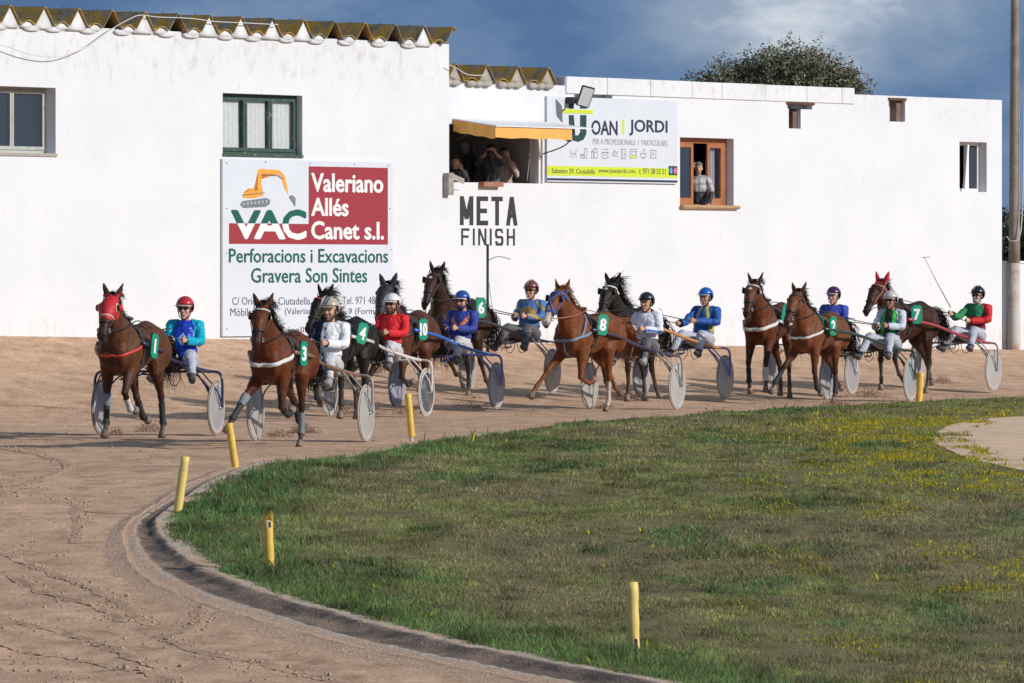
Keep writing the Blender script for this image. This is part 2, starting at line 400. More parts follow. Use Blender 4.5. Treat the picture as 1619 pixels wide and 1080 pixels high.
co = N(t, 'ShaderNodeTexCoord'); nz = N(t, 'ShaderNodeTexNoise', ins={'Scale': 1.3, 'Detail': 6.0, 'Roughness': .6}); t.links.new(co.outputs['Object'], nz.inputs[0])
r1 = N(t, 'ShaderNodeValToRGB'); t.links.new(nz.outputs[0], r1.inputs[0]); q = r1.color_ramp.elements
q[0].position = .35; q[0].color = (.60,.41,.26,1); q[1].position = .65; q[1].color = (.76,.53,.345,1); t.links.new(r1.outputs[0], b.inputs['Base Color'])
spc_c = (9.6, 84)
zs = infield_h(V2[:,0], V2[:,1])+.006
tag(tri_mesh('sandy_patch', np.column_stack([V2, zs]), [list(f) for f in cdt[2] if len(f) == 3], sand, smooth=True), kind='structure')

# --- grass: real blades over the whole infield, denser where it is near
def scatter(nx, x0, x1, y0, y1): return rng.uniform(x0, x1, nx), rng.uniform(y0, y1, nx)
GX, GY = [], []
for (y0, y1, dens) in ((44,52,2100),(52,60,1700),(60,70,1300),(70,82,1000),(82,96,800),(96,124,560)):
    xr = (-5.5, min(16, .092*y1+2.2)); n_ = int((xr[1]-xr[0])*(y1-y0)*dens); x_, y_ = scatter(n_, xr[0], xr[1], y0, y1); GX.append(x_); GY.append(y_)
GX = np.concatenate(GX); GY = np.concatenate(GY)
k_ = inside(GX, GY, poly); GX, GY = GX[k_], GY[k_]
de = seg_d(GX, GY, EP)
ds = seg_d(GX, GY, spa); insp = inside(GX, GY, spa)
frag = fbm(GX*1.3, GY*.9, 77, 4)
frag2 = fbm(GX*3.1, GY*1.3, 177, 3)
keep = ~insp | ((ds < .55) & (frag2 > .42+ds*.45))
frag3 = fbm(GX*5, GY*3.2, 277, 3)
keep &= (de > .02+.42*(frag3-.50))                   # ragged hem
thin = (ds < .7) & (frag2 < .60-ds*.35) & ~insp
GX, GY, de, ds, frag = GX[keep], GY[keep], de[keep], ds[keep], frag[keep]
n_ = len(GX)
# where things grow (world space): lush along the near and left edge, flowers round the sandy hollow, dry and clover patches
lush = np.clip(1.35-de/1.3, 0, 1)*np.clip((88-GY)/8, 0.25, 1)
pn = fbm(GX*.7, GY*.28, 5, 4); pc = fbm(GX*1.1, GY*.45, 51, 3); pf = fbm(GX*1.5, GY*.5, 91, 3); ph = fbm(GX*2.6, GY*1.1, 13, 3)
dry = np.clip((pn-.49)*6, 0, 1)*(1-lush); clover = np.clip((pc-.58)*7, 0, 1)
yel = np.clip(1.6-ds/2.0, 0, 1)*np.clip((pf-.34)*5, 0, 1)*np.clip((GX-3.2)/1.5, 0, 1)
yel = np.maximum(yel, np.clip((fbm(GX*.6, GY*.2, 41, 3)-.64)*8, 0, .45)*np.clip((GX-1.5)/3, 0, 1))
rnd = rng.random(n_)
def lerp(a, b_, w): return a*(1-w[:,None])+np.array(b_)[None]*w[:,None]
colr = np.tile(np.array([.225,.240,.085]), (n_, 1))
colr = lerp(colr, (.270,.240,.120), dry)
colr = lerp(colr, (.120,.190,.062), np.clip(lush*1.1, 0, 1))
colr = lerp(colr, (.075,.155,.055), clover*.75)
pt_ = fbm(GX*2.6, GY*1.2, 303, 4); pu_ = fbm(GX*6, GY*4, 909, 3)
colr *= np.clip(1.18+(pt_-.5)*2.2+(pu_-.5)*1.0, .6, 1.9)[:,None]
colr = lerp(colr, (.30,.285,.045), np.clip(yel*.8, 0, 1))
straw = rng.random(n_) < .07+.12*dry
colr[straw] = (.26,.21,.12)
colr *= (.7+.6*rnd)[:,None]
flower = rng.random(n_) < yel*.50
colr[flower] = np.array([.62,.50,.015])*(.8+.3*rng.random(flower.sum()))[:,None]
fl2 = (rng.random(n_) < .0008)
colr[fl2] = (.75,.62,.02)
hh = (.013+.022*ph+.050*np.clip(fbm(GX*4.5, GY*3.5, 505, 3)-.50, 0, 1)*2)*(1+.8*lush+.25*clover)*(.6+.8*rng.random(n_)); hh = np.where(straw, hh*1.35, hh); hh = np.where(flower, hh*.8, hh)
hh *= np.clip(.45+de*1.8, .45, 1)
tall = rng.random(n_) < .012*(1+lush); hh[tall] *= 2.2
ww = (.0038+.001*clover)*(1+(GY-45)/55); ww = np.where(flower | fl2, .009+.003*(GY/80), ww)
ang = rng.uniform(0, 2*np.pi, n_); la = rng.uniform(0, 2*np.pi, n_); ln = rng.uniform(.15, .9, n_)*hh
zb = infield_h(GX, GY)-.012
px_, py_ = np.cos(ang)*ww, np.sin(ang)*ww; lx, ly = np.cos(la)*ln, np.sin(la)*ln
v = np.empty((n_, 5, 3), np.float32)
v[:,0] = np.column_stack([GX-px_, GY-py_, zb]); v[:,1] = np.column_stack([GX+px_, GY+py_, zb])
v[:,2] = np.column_stack([GX+px_*.8+lx*.35, GY+py_*.8+ly*.35, zb+hh*.6]); v[:,3] = np.column_stack([GX-px_*.8+lx*.35, GY-py_*.8+ly*.35, zb+hh*.6])
v[:,4] = np.column_stack([GX+lx, GY+ly, zb+hh])
i5 = np.arange(n_)*5
f3 = np.concatenate([np.stack([i5, i5+1, i5+2], 1), np.stack([i5, i5+2, i5+3], 1), np.stack([i5+3, i5+2, i5+4], 1)])
gm = mat('grass_blade', rough=.7, attr=True, spec=.15)
_t = gm.node_tree; _tl = N(_t, 'ShaderNodeBsdfTranslucent'); _mx = N(_t, 'ShaderNodeMixShader', ins={0: .4}); _at = [n for n in _t.nodes if n.type == 'ATTRIBUTE'][0]
_t.links.new(_at.outputs['Color'], _tl.inputs[0]); _t.links.new(_t.nodes['Principled BSDF'].outputs[0], _mx.inputs[1]); _t.links.new(_tl.outputs[0], _mx.inputs[2])
_t.links.new(_mx.outputs[0], _t.nodes['Material Output'].inputs[0])
tag(tri_mesh('grass', v.reshape(-1, 3), f3, gm, np.repeat(colr, 5, 0)), 'short green and dry grass covering the infield', 'grass', kind='stuff')
print('grass blades', n_)

# --- loose clods of clay on the track
def clods(name, X, Y, Z, S, m, label=None, cat=None):
    """many small irregular lumps in one mesh"""
    n = len(X); base = np.array([(1,0,0),(-1,0,0),(0,1,0),(0,-1,0),(0,0,1),(0,0,-1)], np.float32)
    fb = np.array([(0,2,4),(2,1,4),(1,3,4),(3,0,4),(2,0,5),(1,2,5),(3,1,5),(0,3,5)])
    v = base[None]*S[:,None,None]*rng.uniform(.5, 1.4, (n, 6, 3)); v[:,:,2] *= .8
    v += np.stack([X, Y, Z], 1)[:,None,:]
    f = (fb[None]+(np.arange(n)*6)[:,None,None]).reshape(-1, 3)
    return tri_mesh(name, v.reshape(-1, 3), f, m)
cm = mat('clay_clod', (.40,.275,.20), .95, var=.25, vscale=7, spec=.1)
X, Y = scatter(60000, -7, 9, 42, 118)
dn = fbm(X*1.2+Y*.35, Y*.16, 61, 4); nr = np.clip((80-Y)/25, .12, 1)
k_ = ~inside(X, Y, poly) & (seg_d(X, Y, EP) > .9) & (rng.random(len(X)) < np.clip((dn-.50)*5, 0.012, 1)*nr) & (((X-WX)*NX+(Y-WY)*NY) > 1)
X, Y = X[k_], Y[k_]
lx_, ly_ = [], []
for P in rutw:
    for i in range(len(P)-1):
        L = np.hypot(*(P[i+1]-P[i])); m_ = int(L*34); tt = rng.random(m_); lx_.append(P[i][0]+(P[i+1][0]-P[i][0])*tt+rng.normal(.03, .06, m_)); ly_.append(P[i][1]+(P[i+1][1]-P[i][1])*tt)
X = np.concatenate([X]+lx_); Y = np.concatenate([Y]+ly_)
S = np.abs(rng.normal(0, .008, len(X)))+.004
tag(clods('dirt_clods', X, Y, relief_full(X.copy(), Y.copy())+S*.3, S, cm), 'loose clay crumbs scattered over the track', 'dirt', kind='stuff')

rv, rf, rc = [], [], []
for P in rutw:
    Q = curve_pts([(x, y, 0) for x, y in P], 60); W_ = [-.10, -.05, -.02, .02, .055, .10]; Hh = [.001, .002, .006, .010, .005, .001]
    tn_ = np.gradient(np.array([(q.x, q.y) for q in Q]), axis=0); tn_ /= np.linalg.norm(tn_, axis=1)[:,None]+1e-9; i0 = len(rv)
    for i, q in enumerate(Q):
        edge = min(i, len(Q)-1-i)/30.0; am = min(1, edge)*max(.0, .65+1.3*noise.noise(Vector((q.x*3.3, q.y*1.6, 3)))); wob = .05*noise.noise(Vector((q.x*3, q.y, 8)))+.03*noise.noise(Vector((q.x*9, q.y*6, 2)))
        for w_, h_ in zip(W_, Hh):
            w_ = w_*(.55+.35*am+.25*noise.noise(Vector((q.x*11, q.y*5, w_*9)))); x_ = q.x-tn_[i][1]*(w_+wob); y_ = q.y+tn_[i][0]*(w_+wob); rv.append((x_, y_, h_*am)); k_ = min(1, am*1.0) if 0 < Hh.index(h_) or True else 0; k_ *= (0 if h_ <= .0011 else 1)*(.55+.6*noise.noise(Vector((q.x*14, q.y*8, 1))))
            rc.append([a_*(1-k_)+b_*k_ for a_, b_ in zip((.57,.37,.24), (.38,.25,.165))])
    for i in range(len(Q)-1):
        for k in range(5): rf.append((i0+i*6+k, i0+i*6+k+1, i0+(i+1)*6+k+1, i0+(i+1)*6+k))
rv = np.array(rv); rz_ = relief_full(rv[:,0].copy(), rv[:,1].copy()); rv[:,2] += rz_+.003
tag(tri_mesh('track_ruts', rv, rf, mat('turned_soil', rough=.95, attr=True, var=.25, vscale=14, bump=.015, bscale=60, spec=.1), rc, smooth=True), kind='structure')
# ================================================================== BUILDINGS
# whitewashed, lumpy render with grey weather stains
pm = bpy.data.materials.new('whitewash'); pm.use_nodes = True; t = pm.node_tree; b = t.nodes['Principled BSDF']
b.inputs['Roughness'].default_value = .85; b.inputs['Specular IOR Level'].default_value = .2
co = N(t, 'ShaderNodeTexCoord')
n1 = N(t, 'ShaderNodeTexNoise', ins={'Scale': .7, 'Detail': 6.0, 'Roughness': .6}); t.links.new(co.outputs['Object'], n1.inputs[0])
r1 = N(t, 'ShaderNodeValToRGB'); t.links.new(n1.outputs[0], r1.inputs[0]); q = r1.color_ramp.elements
q[0].position = .3; q[0].color = (.63,.655,.69,1); q[1].position = .62; q[1].color = (.69,.705,.725,1)
m1 = N(t, 'ShaderNodeMapping'); m1.inputs['Scale'].default_value = (1.6, 1, .9); t.links.new(co.outputs['Object'], m1.inputs[0])
n2 = N(t, 'ShaderNodeTexNoise', ins={'Scale': 3.0, 'Detail': 8.0, 'Roughness': .72}); t.links.new(m1.outputs[0], n2.inputs[0])
sep = N(t, 'ShaderNodeSeparateXYZ'); t.links.new(co.outputs['Object'], sep.inputs[0])
# run-off stains belong to the top courses; splash dirt to the foot
mt = N(t, 'ShaderNodeMapRange', ins={1: 4.9, 2: 5.75, 3: 0.0, 4: .155}); t.links.new(sep.outputs[2], mt.inputs[0])
mb = N(t, 'ShaderNodeMapRange', ins={1: 1.75, 2: .7, 3: 0.0, 4: .16}); t.links.new(sep.outputs[2], mb.inputs[0])
ad = N(t, 'ShaderNodeMath', operation='ADD'); t.links.new(n2.outputs[0], ad.inputs[0]); t.links.new(mt.outputs[0], ad.inputs[1])
st = N(t, 'ShaderNodeMapRange', ins={1: .66, 2: .86, 3: 0.0, 4: .6}); t.links.new(ad.outputs[0], st.inputs[0])
mi = N(t, 'ShaderNodeMix', data_type='RGBA'); t.links.new(st.outputs[0], mi.inputs[0]); t.links.new(r1.outputs[0], mi.inputs[6]); mi.inputs[7].default_value = (.42,.39,.34,1)
ad2 = N(t, 'ShaderNodeMath', operation='ADD'); t.links.new(n2.outputs[0], ad2.inputs[0]); t.links.new(mb.outputs[0], ad2.inputs[1])
st2 = N(t, 'ShaderNodeMapRange', ins={1: .60, 2: .80, 3: 0.0, 4: .8}); t.links.new(ad2.outputs[0], st2.inputs[0])
mi2 = N(t, 'ShaderNodeMix', data_type='RGBA'); t.links.new(st2.outputs[0], mi2.inputs[0]); t.links.new(mi.outputs[2], mi2.inputs[6]); mi2.inputs[7].default_value = (.62,.52,.43,1)
t.links.new(mi2.outputs[2], b.inputs['Base Color'])
n3 = N(t, 'ShaderNodeTexNoise', ins={'Scale': 5.0, 'Detail': 6.0, 'Roughness': .55}); t.links.new(co.outputs['Object'], n3.inputs[0])
bp = N(t, 'ShaderNodeBump', ins={'Strength': .5, 'Distance': .02}); t.links.new(n3.outputs[0], bp.inputs['Height']); t.links.new(bp.outputs[0], b.inputs['Normal'])
M_WALL = pm
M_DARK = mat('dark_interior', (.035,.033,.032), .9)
M_GREY = mat('reveal_render', (.42,.40,.38), .9, var=.15, vscale=3)
M_GLASS = mat('window_glass', (.035,.045,.06), .06, spec=.7)
M_LICHEN = mat('fibre_cement', (.21,.19,.15), .95, var=.5, vscale=5, dirt=((.42,.245,.025), 3.4, .40, .56), bump=.012, bscale=30)
M_CEM = mat('bare_cement', (.36,.33,.29), .95, var=.2, vscale=6)
M_WOODG = mat('green_paint', (.035,.075,.06), .6, dirt=((.22,.21,.17), 9, .56, .66))
M_WOODO = mat('varnished_wood', (.36,.135,.055), .45, var=.2, vscale=5)
M_WFR = mat('white_frame', (.68,.68,.66), .5)
M_CURT = mat('net_curtain', (.74,.75,.73), .9, var=.12, vscale=10)

def wcells(bm, us, top, zs, holes, z0f, thick=.3, y=0):
    """wall face cut in cells round its holes, plus the reveals of each hole"""
    us = sorted(set(us)); zs = sorted(set(zs))
    def inh(u, z): return any(h[0]-1e-4 < u < h[1]+1e-4 and h[2]-1e-4 < z < h[3]+1e-4 for h in holes)
    for i in range(len(us)-1):
        a, c = us[i], us[i+1]
        for j in range(len(zs)+1):
            za = z0f if j == 0 else zs[j-1]
            zb0, zb1 = (top(a), top(c)) if j == len(zs) else (zs[j], zs[j])
            if inh((a+c)/2, (za+min(zb0, zb1))/2): continue
            bm.faces.new([bm.verts.new(p) for p in ((a,y,za),(c,y,za),(c,y,zb1),(a,y,zb0))])
    for (a, c, z0, z1) in holes:
        for P in (((c,y,z0),(c,y,z1),(c,y+thick,z1),(c,y+thick,z0)), ((a,y,z0),(a,y+thick,z0),(a,y+thick,z1),(a,y,z1)),
                  ((a,y,z0),(c,y,z0),(c,y+thick,z0),(a,y+thick,z0)), ((a,y,z1),(a,y+thick,z1),(c,y+thick,z1),(c,y,z1))):
            f = bm.faces.new([bm.verts.new(p) for p in P])
def rough_us(a, b, st): return list(np.arange(a, b, st))

def pxbox(x0, y0, x1, y1, off=0.0):
    """photo rectangle -> (u0,u1,z0,z1) on the wall plane; y's read at the left edge"""
    u0, zt = onwall(x0, y0, off); u1, _ = onwall(x1, y0, off); _, zb = onwall(x0, y1, off)
    return u0, u1, zb, zt
def building(name, label, off):
    return empty(name, (WX+NX*off, WY+NY*off, 0), WROT, label, 'building')

# ---- tall building at the left ------------------------------------------------
BA = building('white_building', 'tall whitewashed building with saw-tooth corrugated roof, at the left', 0)
uA0, uA1 = -14.0, onwall(710, 300)[0]
TOPA = 6.32
winL = (onwall(-75, 140)[0], onwall(88,140)[0], onwall(88,243)[1], onwall(88,139)[1])
winG = pxbox(352, 147, 478, 244)
hA = [winL, winG]
bm = bmesh.new()
edge_u = [uA0, uA1]+rough_us(uA0+1, uA1-.6, 1.1)
hs = [v for h in hA for v in h[:2]]
edge_u = [u for u in edge_u if all(abs(u-h) > .3 for h in hs)]+hs
wcells(bm, edge_u, lambda u: TOPA, [v for h in hA for v in h[2:]], hA, -1.0)
# end wall (the corner runs slightly uneven), back and far side
for P in (((uA1,0,-1),(uA1,7,-1),(uA1,7,TOPA),(uA1,0,TOPA)), ((uA0,0,-1),(uA0,0,TOPA),(uA0,7,TOPA),(uA0,7,-1)), ((uA0,7,-1),(uA0,7,TOPA),(uA1,7,TOPA),(uA1,7,-1))):
    bm.faces.new([bm.verts.new(p) for p in P])
link('wall', bm, M_WALL, BA, smooth=False)
# corrugated fibre-cement: big ridges, small rib in every trough
def corr(bm, u0, z0, per, hgt, n, y0, y1, rise=0.0, th=.02, cut=False):
    prof = [(0,0),(.10,.02),(.20,.20),(.30,.20),(.40,.02),(.46,0),(.72,1),(.76,1),(1.0,0)]
    ring = []
    for i in range(n):
        for (a, h) in prof[:-1]: ring.append((u0+(i+a)*per, z0+h*hgt))
    if cut: ring.append((u0+(n-1+.80)*per, z0+.84*hgt))
    else: ring.append((u0+n*per, z0))
    L = []
    for yy in (y0, y1):
        L.append([[bm.verts.new((u, yy, z+rise*(yy-y0)+d)) for (u, z) in ring] for d in (0, th)])
    for k in range(len(ring)-1):
        for d in (0, 1): bm.faces.new((L[0][d][k], L[0][d][k+1], L[1][d][k+1], L[1][d][k]))
        bm.faces.new((L[0][0][k], L[0][0][k+1], L[0][1][k+1], L[0][1][k]))
    return ring
per = 52/ (F/112*DX) * 1.0
pk = [onwall(x, 30)[0] for x in (11,60,111,167,219,269,320,365,413,465,516,568,618,665)]
per = (pk[-1]-pk[0])/13.0
bm = bmesh.new(); u_first = pk[0]-.74*per-13*per
ringA = corr(bm, u_first, TOPA, per, .29, 28, -.10, 3.6, .02, cut=True)
corr(bm, u_first, TOPA+.004, per, .29, 28, 3.5, 7.15, .02, cut=True)
link('roof', bm, M_LICHEN, BA, smooth=False)
# mortar infill under the ridges, missing under a few
bm = bmesh.new(); rnd_ = random.Random(3)
for i in range(27):
    j = i-13
    if j in (3, 5, 10, 11, 12) or j > 13: continue
    a = u_first+i*per; k = .93+.04*rnd_.random()
    P = [(a+.44*per, TOPA-.06), (a+1.04*per, TOPA-.06), (a+1.0*per, TOPA+.005), (a+.755*per, TOPA+.29*k), (a+.73*per, TOPA+.29*k), (a+.46*per, TOPA+.005)]
    A = [bm.verts.new((u, -.055, z)) for u, z in P]; B = [bm.verts.new((u, .3, z)) for u, z in P]
    bm.faces.new(A); bm.faces.new(B[::-1])
    for q_ in range(6): bm.faces.new((A[q_], A[(q_+1)%6], B[(q_+1)%6], B[q_]))
for i in range(27):                                   # lumps of mortar under the small ribs
    a = u_first+(i+.26)*per
    ell(bm, (a, -.045, TOPA-.005), (.20, .03, .06), n=10); ell(bm, (a+rnd_.uniform(-.2,.2), -.03, TOPA-.05), (.24,.03,.06), n=10)
link('mortar', bm, M_WALL, BA)
bm = bmesh.new()
for i in range(27):
    for yy in (.25,):
        loft(bm, [(u_first+(i+.74)*per, yy, TOPA+.29), (u_first+(i+.74)*per, yy, TOPA+.345)], .007, n=5, side=(1,0,0))
link('roof_hook', bm, M_DARK, BA)

def window(parent, hole, fm, depth, nsash, sash_w=.055, glass=M_GLASS, name='window', curtains=(), inset_r=0.0, fw=.055, open_sash=None, sill=None, reveal=None):
    """frame with sashes set depth behind the face; returns the frame object"""
    u0, u1, z0, z1 = hole; u1 = u1-inset_r
    bm = bmesh.new(); d0, d1 = depth, depth+.06
    bx(bm, u0, u1, d0, d1, z1-fw, z1); bx(bm, u0, u1, d0, d1, z0, z0+fw); bx(bm, u0, u0+fw, d0+.001, d1, z0+fw, z1-fw); bx(bm, u1-fw, u1, d0+.001, d1, z0+fw, z1-fw)
    fr = link(name, bm, fm, parent, smooth=False)
    w = (u1-u0-2*fw)/nsash
    for i in range(nsash):
        a = u0+fw+i*w; c = a+w
        if open_sash is not None and i in open_sash: continue
        bm = bmesh.new(); s = sash_w
        bx(bm, a, c, d0-.02, d1-.02, z1-fw-s, z1-fw-.002); bx(bm, a, c, d0-.02, d1-.02, z0+fw+.002, z0+fw+s*1.2); bx(bm, a+.004, a+s, d0-.021, d1-.02, z0+fw+s*1.2, z1-fw-s); bx(bm, c-s, c-.004, d0-.021, d1-.02, z0+fw+s*1.2, z1-fw-s)
        link('sash', bm, fm, fr, smooth=False)
        bm = bmesh.new(); bx(bm, a+s, c-s, d0+.015, d0+.021, z0+fw+s*1.2, z1-fw-s)
        g_ = M_CLEAR if i in curtains else glass
        link('pane', bm, g_, fr, smooth=False)
    return fr
# thin clear glass: mostly see-through, a little mirror
cg = bpy.data.materials.new('clear_glass'); cg.use_nodes = True; t = cg.node_tree; t.nodes.remove(t.nodes['Principled BSDF'])
tr = N(t, 'ShaderNodeBsdfTransparent'); gl = N(t, 'ShaderNodeBsdfGlossy', ins={'Roughness': .03}); fz = N(t, 'ShaderNodeValue'); fz.outputs[0].default_value = .10; mxx = N(t, 'ShaderNodeMixShader')
tr.inputs[0].default_value = (.97,.98,.98,1)
t.links.new(fz.outputs[0], mxx.inputs[0]); t.links.new(tr.outputs[0], mxx.inputs[1]); t.links.new(gl.outputs[0], mxx.inputs[2]); t.links.new(mxx.outputs[0], t.nodes['Material Output'].inputs[0])
M_CLEAR = cg
def curtain(parent, u0, u1, z0, z1, y, m=None, folds=7, amp=.03):
    bm = bmesh.new(); n = folds*6; A = []
    for k in range(n+1):
        u = u0+(u1-u0)*k/n; yy = y+amp*math.sin(k/6*2*math.pi)
        A.append((bm.verts.new((u, yy, z0)), bm.verts.new((u+.01*math.sin(k), yy, z1))))
    for k in range(n): bm.faces.new((A[k][0], A[k+1][0], A[k+1][1], A[k][1]))
    link('curtain', bm, m or M_CURT, parent)
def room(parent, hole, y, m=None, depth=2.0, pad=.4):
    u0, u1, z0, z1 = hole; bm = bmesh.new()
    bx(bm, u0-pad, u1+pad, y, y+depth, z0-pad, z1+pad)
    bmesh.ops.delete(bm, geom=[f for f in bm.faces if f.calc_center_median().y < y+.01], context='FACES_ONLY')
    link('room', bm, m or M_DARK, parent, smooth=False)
wl = window(BA, winL, mat('grey_frame', (.40,.41,.37), .6, dirt=((.25,.22,.17), 6, .55, .7)), .22, 3, .05)
bm = bmesh.new(); bx(bm, winL[0]-.02, winL[1]+.02, -.025, .3, winL[2]-.05, winL[2]-.002); link('sill', bm, M_CEM, wl, smooth=False)
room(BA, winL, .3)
wg = window(BA, winG, M_WOODG, .13, 3, .055, curtains=(0,1,2), fw=.06)
for k in range(3):
    w_ = (winG[1]-winG[0])/3
    curtain(wg, winG[0]+k*w_+.10, winG[0]+(k+1)*w_-.07, winG[2]+.12, winG[3]-.12, .19, folds=5, amp=.008)
bm = bmesh.new(); bx(bm, winG[0]-.01, winG[1]+.01, -.02, .24, winG[2]-.035, winG[2]+.02); link('sill', bm, M_WOODG, wg, smooth=False)
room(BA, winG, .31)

# ---- lower building ------------------------------------------------------------
OB = -.12
BB = building('white_building', 'lower whitewashed building with flat parapet, awning and finish lettering, at the right', OB)
def pb(x0, y0, x1, y1): return pxbox(x0, y0, x1, y1, OB)
def ub(x): return onwall(x, 300, OB)[0]
def zb_(x, y): return onwall(x, y, OB)[1]
uB0 = uA1-.3; uB1 = ub(1584)
zt1 = zb_(912, 123); zt0 = zb_(860, 134); zt2 = zb_(1370, 150)
uS1, uS2 = ub(911), ub(1350)
hAw = (ub(706), ub(858), zb_(720, 288), zb_(720, 196))
hOr = (ub(1075), ub(1160), zb_(1075, 324), zb_(1075, 217))
hRt = (ub(1517), ub(1560), zb_(1517, 303), zb_(1517, 224))
hT1 = (ub(1247), ub(1266), zb_(1247, 203), zb_(1247, 172))
hT0 = (ub(1245), ub(1284), zb_(1247, 172), zb_(1247, 161))
hT2 = (ub(1405), ub(1431), zb_(1405, 192), zb_(1405, 156))
hSl = (ub(908), ub(968), zb_(920, 156), zb_(920, 147))
hB = [hAw, hOr, hRt, hT1, hT0, hT2, hSl]
def topB(u): return zt0 if u < uS1-1e-3 else (zt1 if u < uS2-1e-3 else zt2)
bm = bmesh.new(); th = .22
def seg(u0, u1, top):
    hh_ = [h for h in hB if u0-1e-3 <= h[0] and h[1] <= u1+1e-3]
    us = [u0, u1]+[v for h in hh_ for v in h[:2]]+[u for u in rough_us(u0+.7, u1-.5, 1.3) if all(abs(u-v) > .25 for h in hh_ for v in h[:2])]
    wcells(bm, us, lambda u: top, [v for h in hh_ for v in h[2:]], hh_, -1.0, .3)
us_mid = ub(893)
seg(uB0, us_mid, zt0); seg(us_mid, uS2, zt1); seg(uS2, uB1, zt2)
def quad(*P): bm.faces.new([bm.verts.new(p) for p in P])
# parapet thickness, returns, back and sides
for (a, c, z) in ((us_mid, uS2, zt1), (uS2, uB1, zt2)):
    quad((a,0,z),(c,0,z),(c,th,z),(a,th,z)); quad((a,th,z-.5),(c,th,z-.5),(c,th,z),(a,th,z))
quad((us_mid,0,zt0-.3),(us_mid,th,zt0-.3),(us_mid,th,zt1),(us_mid,0,zt1)); quad((uS2,0,zt2),(uS2,th,zt2),(uS2,th,zt1),(uS2,0,zt1))
quad((uB1,0,-1),(uB1,8,-1),(uB1,8,zt2),(uB1,0,zt2)); quad((uB0,8,-1),(uB1,8,-1),(uB1,8,zt2),(uB0,8,zt2)); quad((uB0,0,-1),(uB0,8,-1),(uB0,8,zt0),(uB0,0,zt0))
quad((uB0,0.3,zt0-.35),(uB1,0.3,zt0-.35),(uB1,8,zt0-.35),(uB0,8,zt0-.35))
link('wall', bm, M_WALL, BB, smooth=False)
# coping blocks on the parapet: slightly proud, jointed
bm = bmesh.new(); a = us_mid+.02; rnd_ = random.Random(5)
while a < uS2-.3:
    c = min(a+rnd_.uniform(1.0, 1.5), uS2); s_ = rnd_.uniform(0, .008); bx(bm, a, c-.012, -.022-s_, th-.02, zt1-.30, zt1+.012+s_); a = c
bmesh.ops.bevel(bm, geom=bm.edges[:], offset=.008, segments=1, affect='EDGES')
link('coping', bm, M_WALL, BB, smooth=False)
bm = bmesh.new()
us_r = [ub(x) for x in (766, 818, 865, 911)]; perB = (us_r[-1]-us_r[0])/3
corr(bm, us_r[0]-.74*perB-perB*1.0, zt0, perB, .30, 4, -.08, 3.0, .02)
rb = link('roof', bm, M_LICHEN, BB, smooth=False)
bm = bmesh.new()
for i in range(4):
    a = us_r[0]-.74*perB+(i-1)*perB
    P = [(a+.50*perB, zt0-.02), (a+.98*perB, zt0-.02), (a+.76*perB, zt0+.27), (a+.73*perB, zt0+.27)]
    A = [bm.verts.new((u, -.03, z)) for u, z in P]; bm.faces.new(A)
    B_ = [bm.verts.new((u, .12, z)) for u, z in P]; bm.faces.new(B_[::-1])
    for q_ in range(4): bm.faces.new((A[q_], A[(q_+1)%4], B_[(q_+1)%4], B_[q_]))
    for f_ in (0, .25, .5): ell(bm, (a+(f_+.25)*perB, -.05, zt0-.03), (.15,.04,.06), n=10)
link('mortar', bm, M_CEM, BB)

# awning window: open room behind, timber post, cable
rm = mat('room_wall', (.30,.29,.27), .9, var=.2, vscale=2)
room(BB, (hAw[0]-1.6, hAw[1]-.2, hAw[2]-.6, hAw[3]+.1), .301, rm, 2.6, .25)
aw = empty('awning'); aw.parent = BB; aw.location = (0,0,0)
af = onwall(782, 200, OB+.97); ua0 = hAw[0]+.18; uR = onwall(905, 210, OB+.97)[0]; uR2 = onwall(936, 206, OB+.97)[0]
zwall = zb_(713, 187); zf = zwall-.14
bm = bmesh.new()
def slab(bm, P, th_):
    A = [bm.verts.new(p) for p in P]; B_ = [bm.verts.new((p[0], p[1], p[2]-th_)) for p in P]; n = len(P)
    bm.faces.new(A); bm.faces.new(B_[::-1])
    for k in range(n): bm.faces.new((A[k], A[(k+1)%n], B_[(k+1)%n], B_[k]))
slab(bm, [(ua0, -.003, zwall), (uR2-.35, -.003, zwall+.0), (uR2, -.99, zf), (ua0, -.99, zf)], .022)
link('awning_sheet', bm, mat('white_sheet', (.72,.74,.76), .5, var=.06), aw, smooth=False)
ym = mat('yellow_canvas', (.74,.395,.10), .75, var=.12, vscale=3, bump=.01, bscale=6)
bm = bmesh.new()
nn = 26
def valance(p0, p1, zt_, zb__, wav):
    A = []
    for k in range(nn+1):
        f = k/nn; u = p0[0]+(p1[0]-p0[0])*f; y = p0[1]+(p1[1]-p0[1])*f; z = zt_[0]+(zt_[1]-zt_[0])*f
        w_ = .010*math.sin(k*.9)+.006*math.sin(k*2.3)
        A.append((bm.verts.new((u, y, z)), bm.verts.new((u+w_, y+w_, z-zb__+.008*math.sin(k*.7+1)))))
    for k in range(nn): bm.faces.new((A[k][0], A[k][1], A[k+1][1], A[k+1][0]))
valance((ua0+.01, -.01), (ua0+.01, -.95), (zwall-.024, zf-.024), .22, 0)
valance((ua0+.01, -.96), (uR, -.96), (zf-.024, zf-.024), .20, 0)
valance((uR, -.96), (uR, -.01), (zf-.024, zwall-.024), .20, 0)
link('valance', bm, ym, aw)
bm = bmesh.new()
tube(bm, [(hAw[1]-.02, -.02, hAw[2]+.55), (hAw[1]+.05, -.5, zf-.3), (hAw[1]-.3, -.93, zf-.02)], .012, n=6)
tube(bm, [(ua0+.03, -.02, hAw[2]+.75), (ua0+.03, -.75, zf-.03)], .010, n=6)
link('strut', bm, M_DARK, aw)
wf = empty('window', (0,0,0)); wf.parent = BB
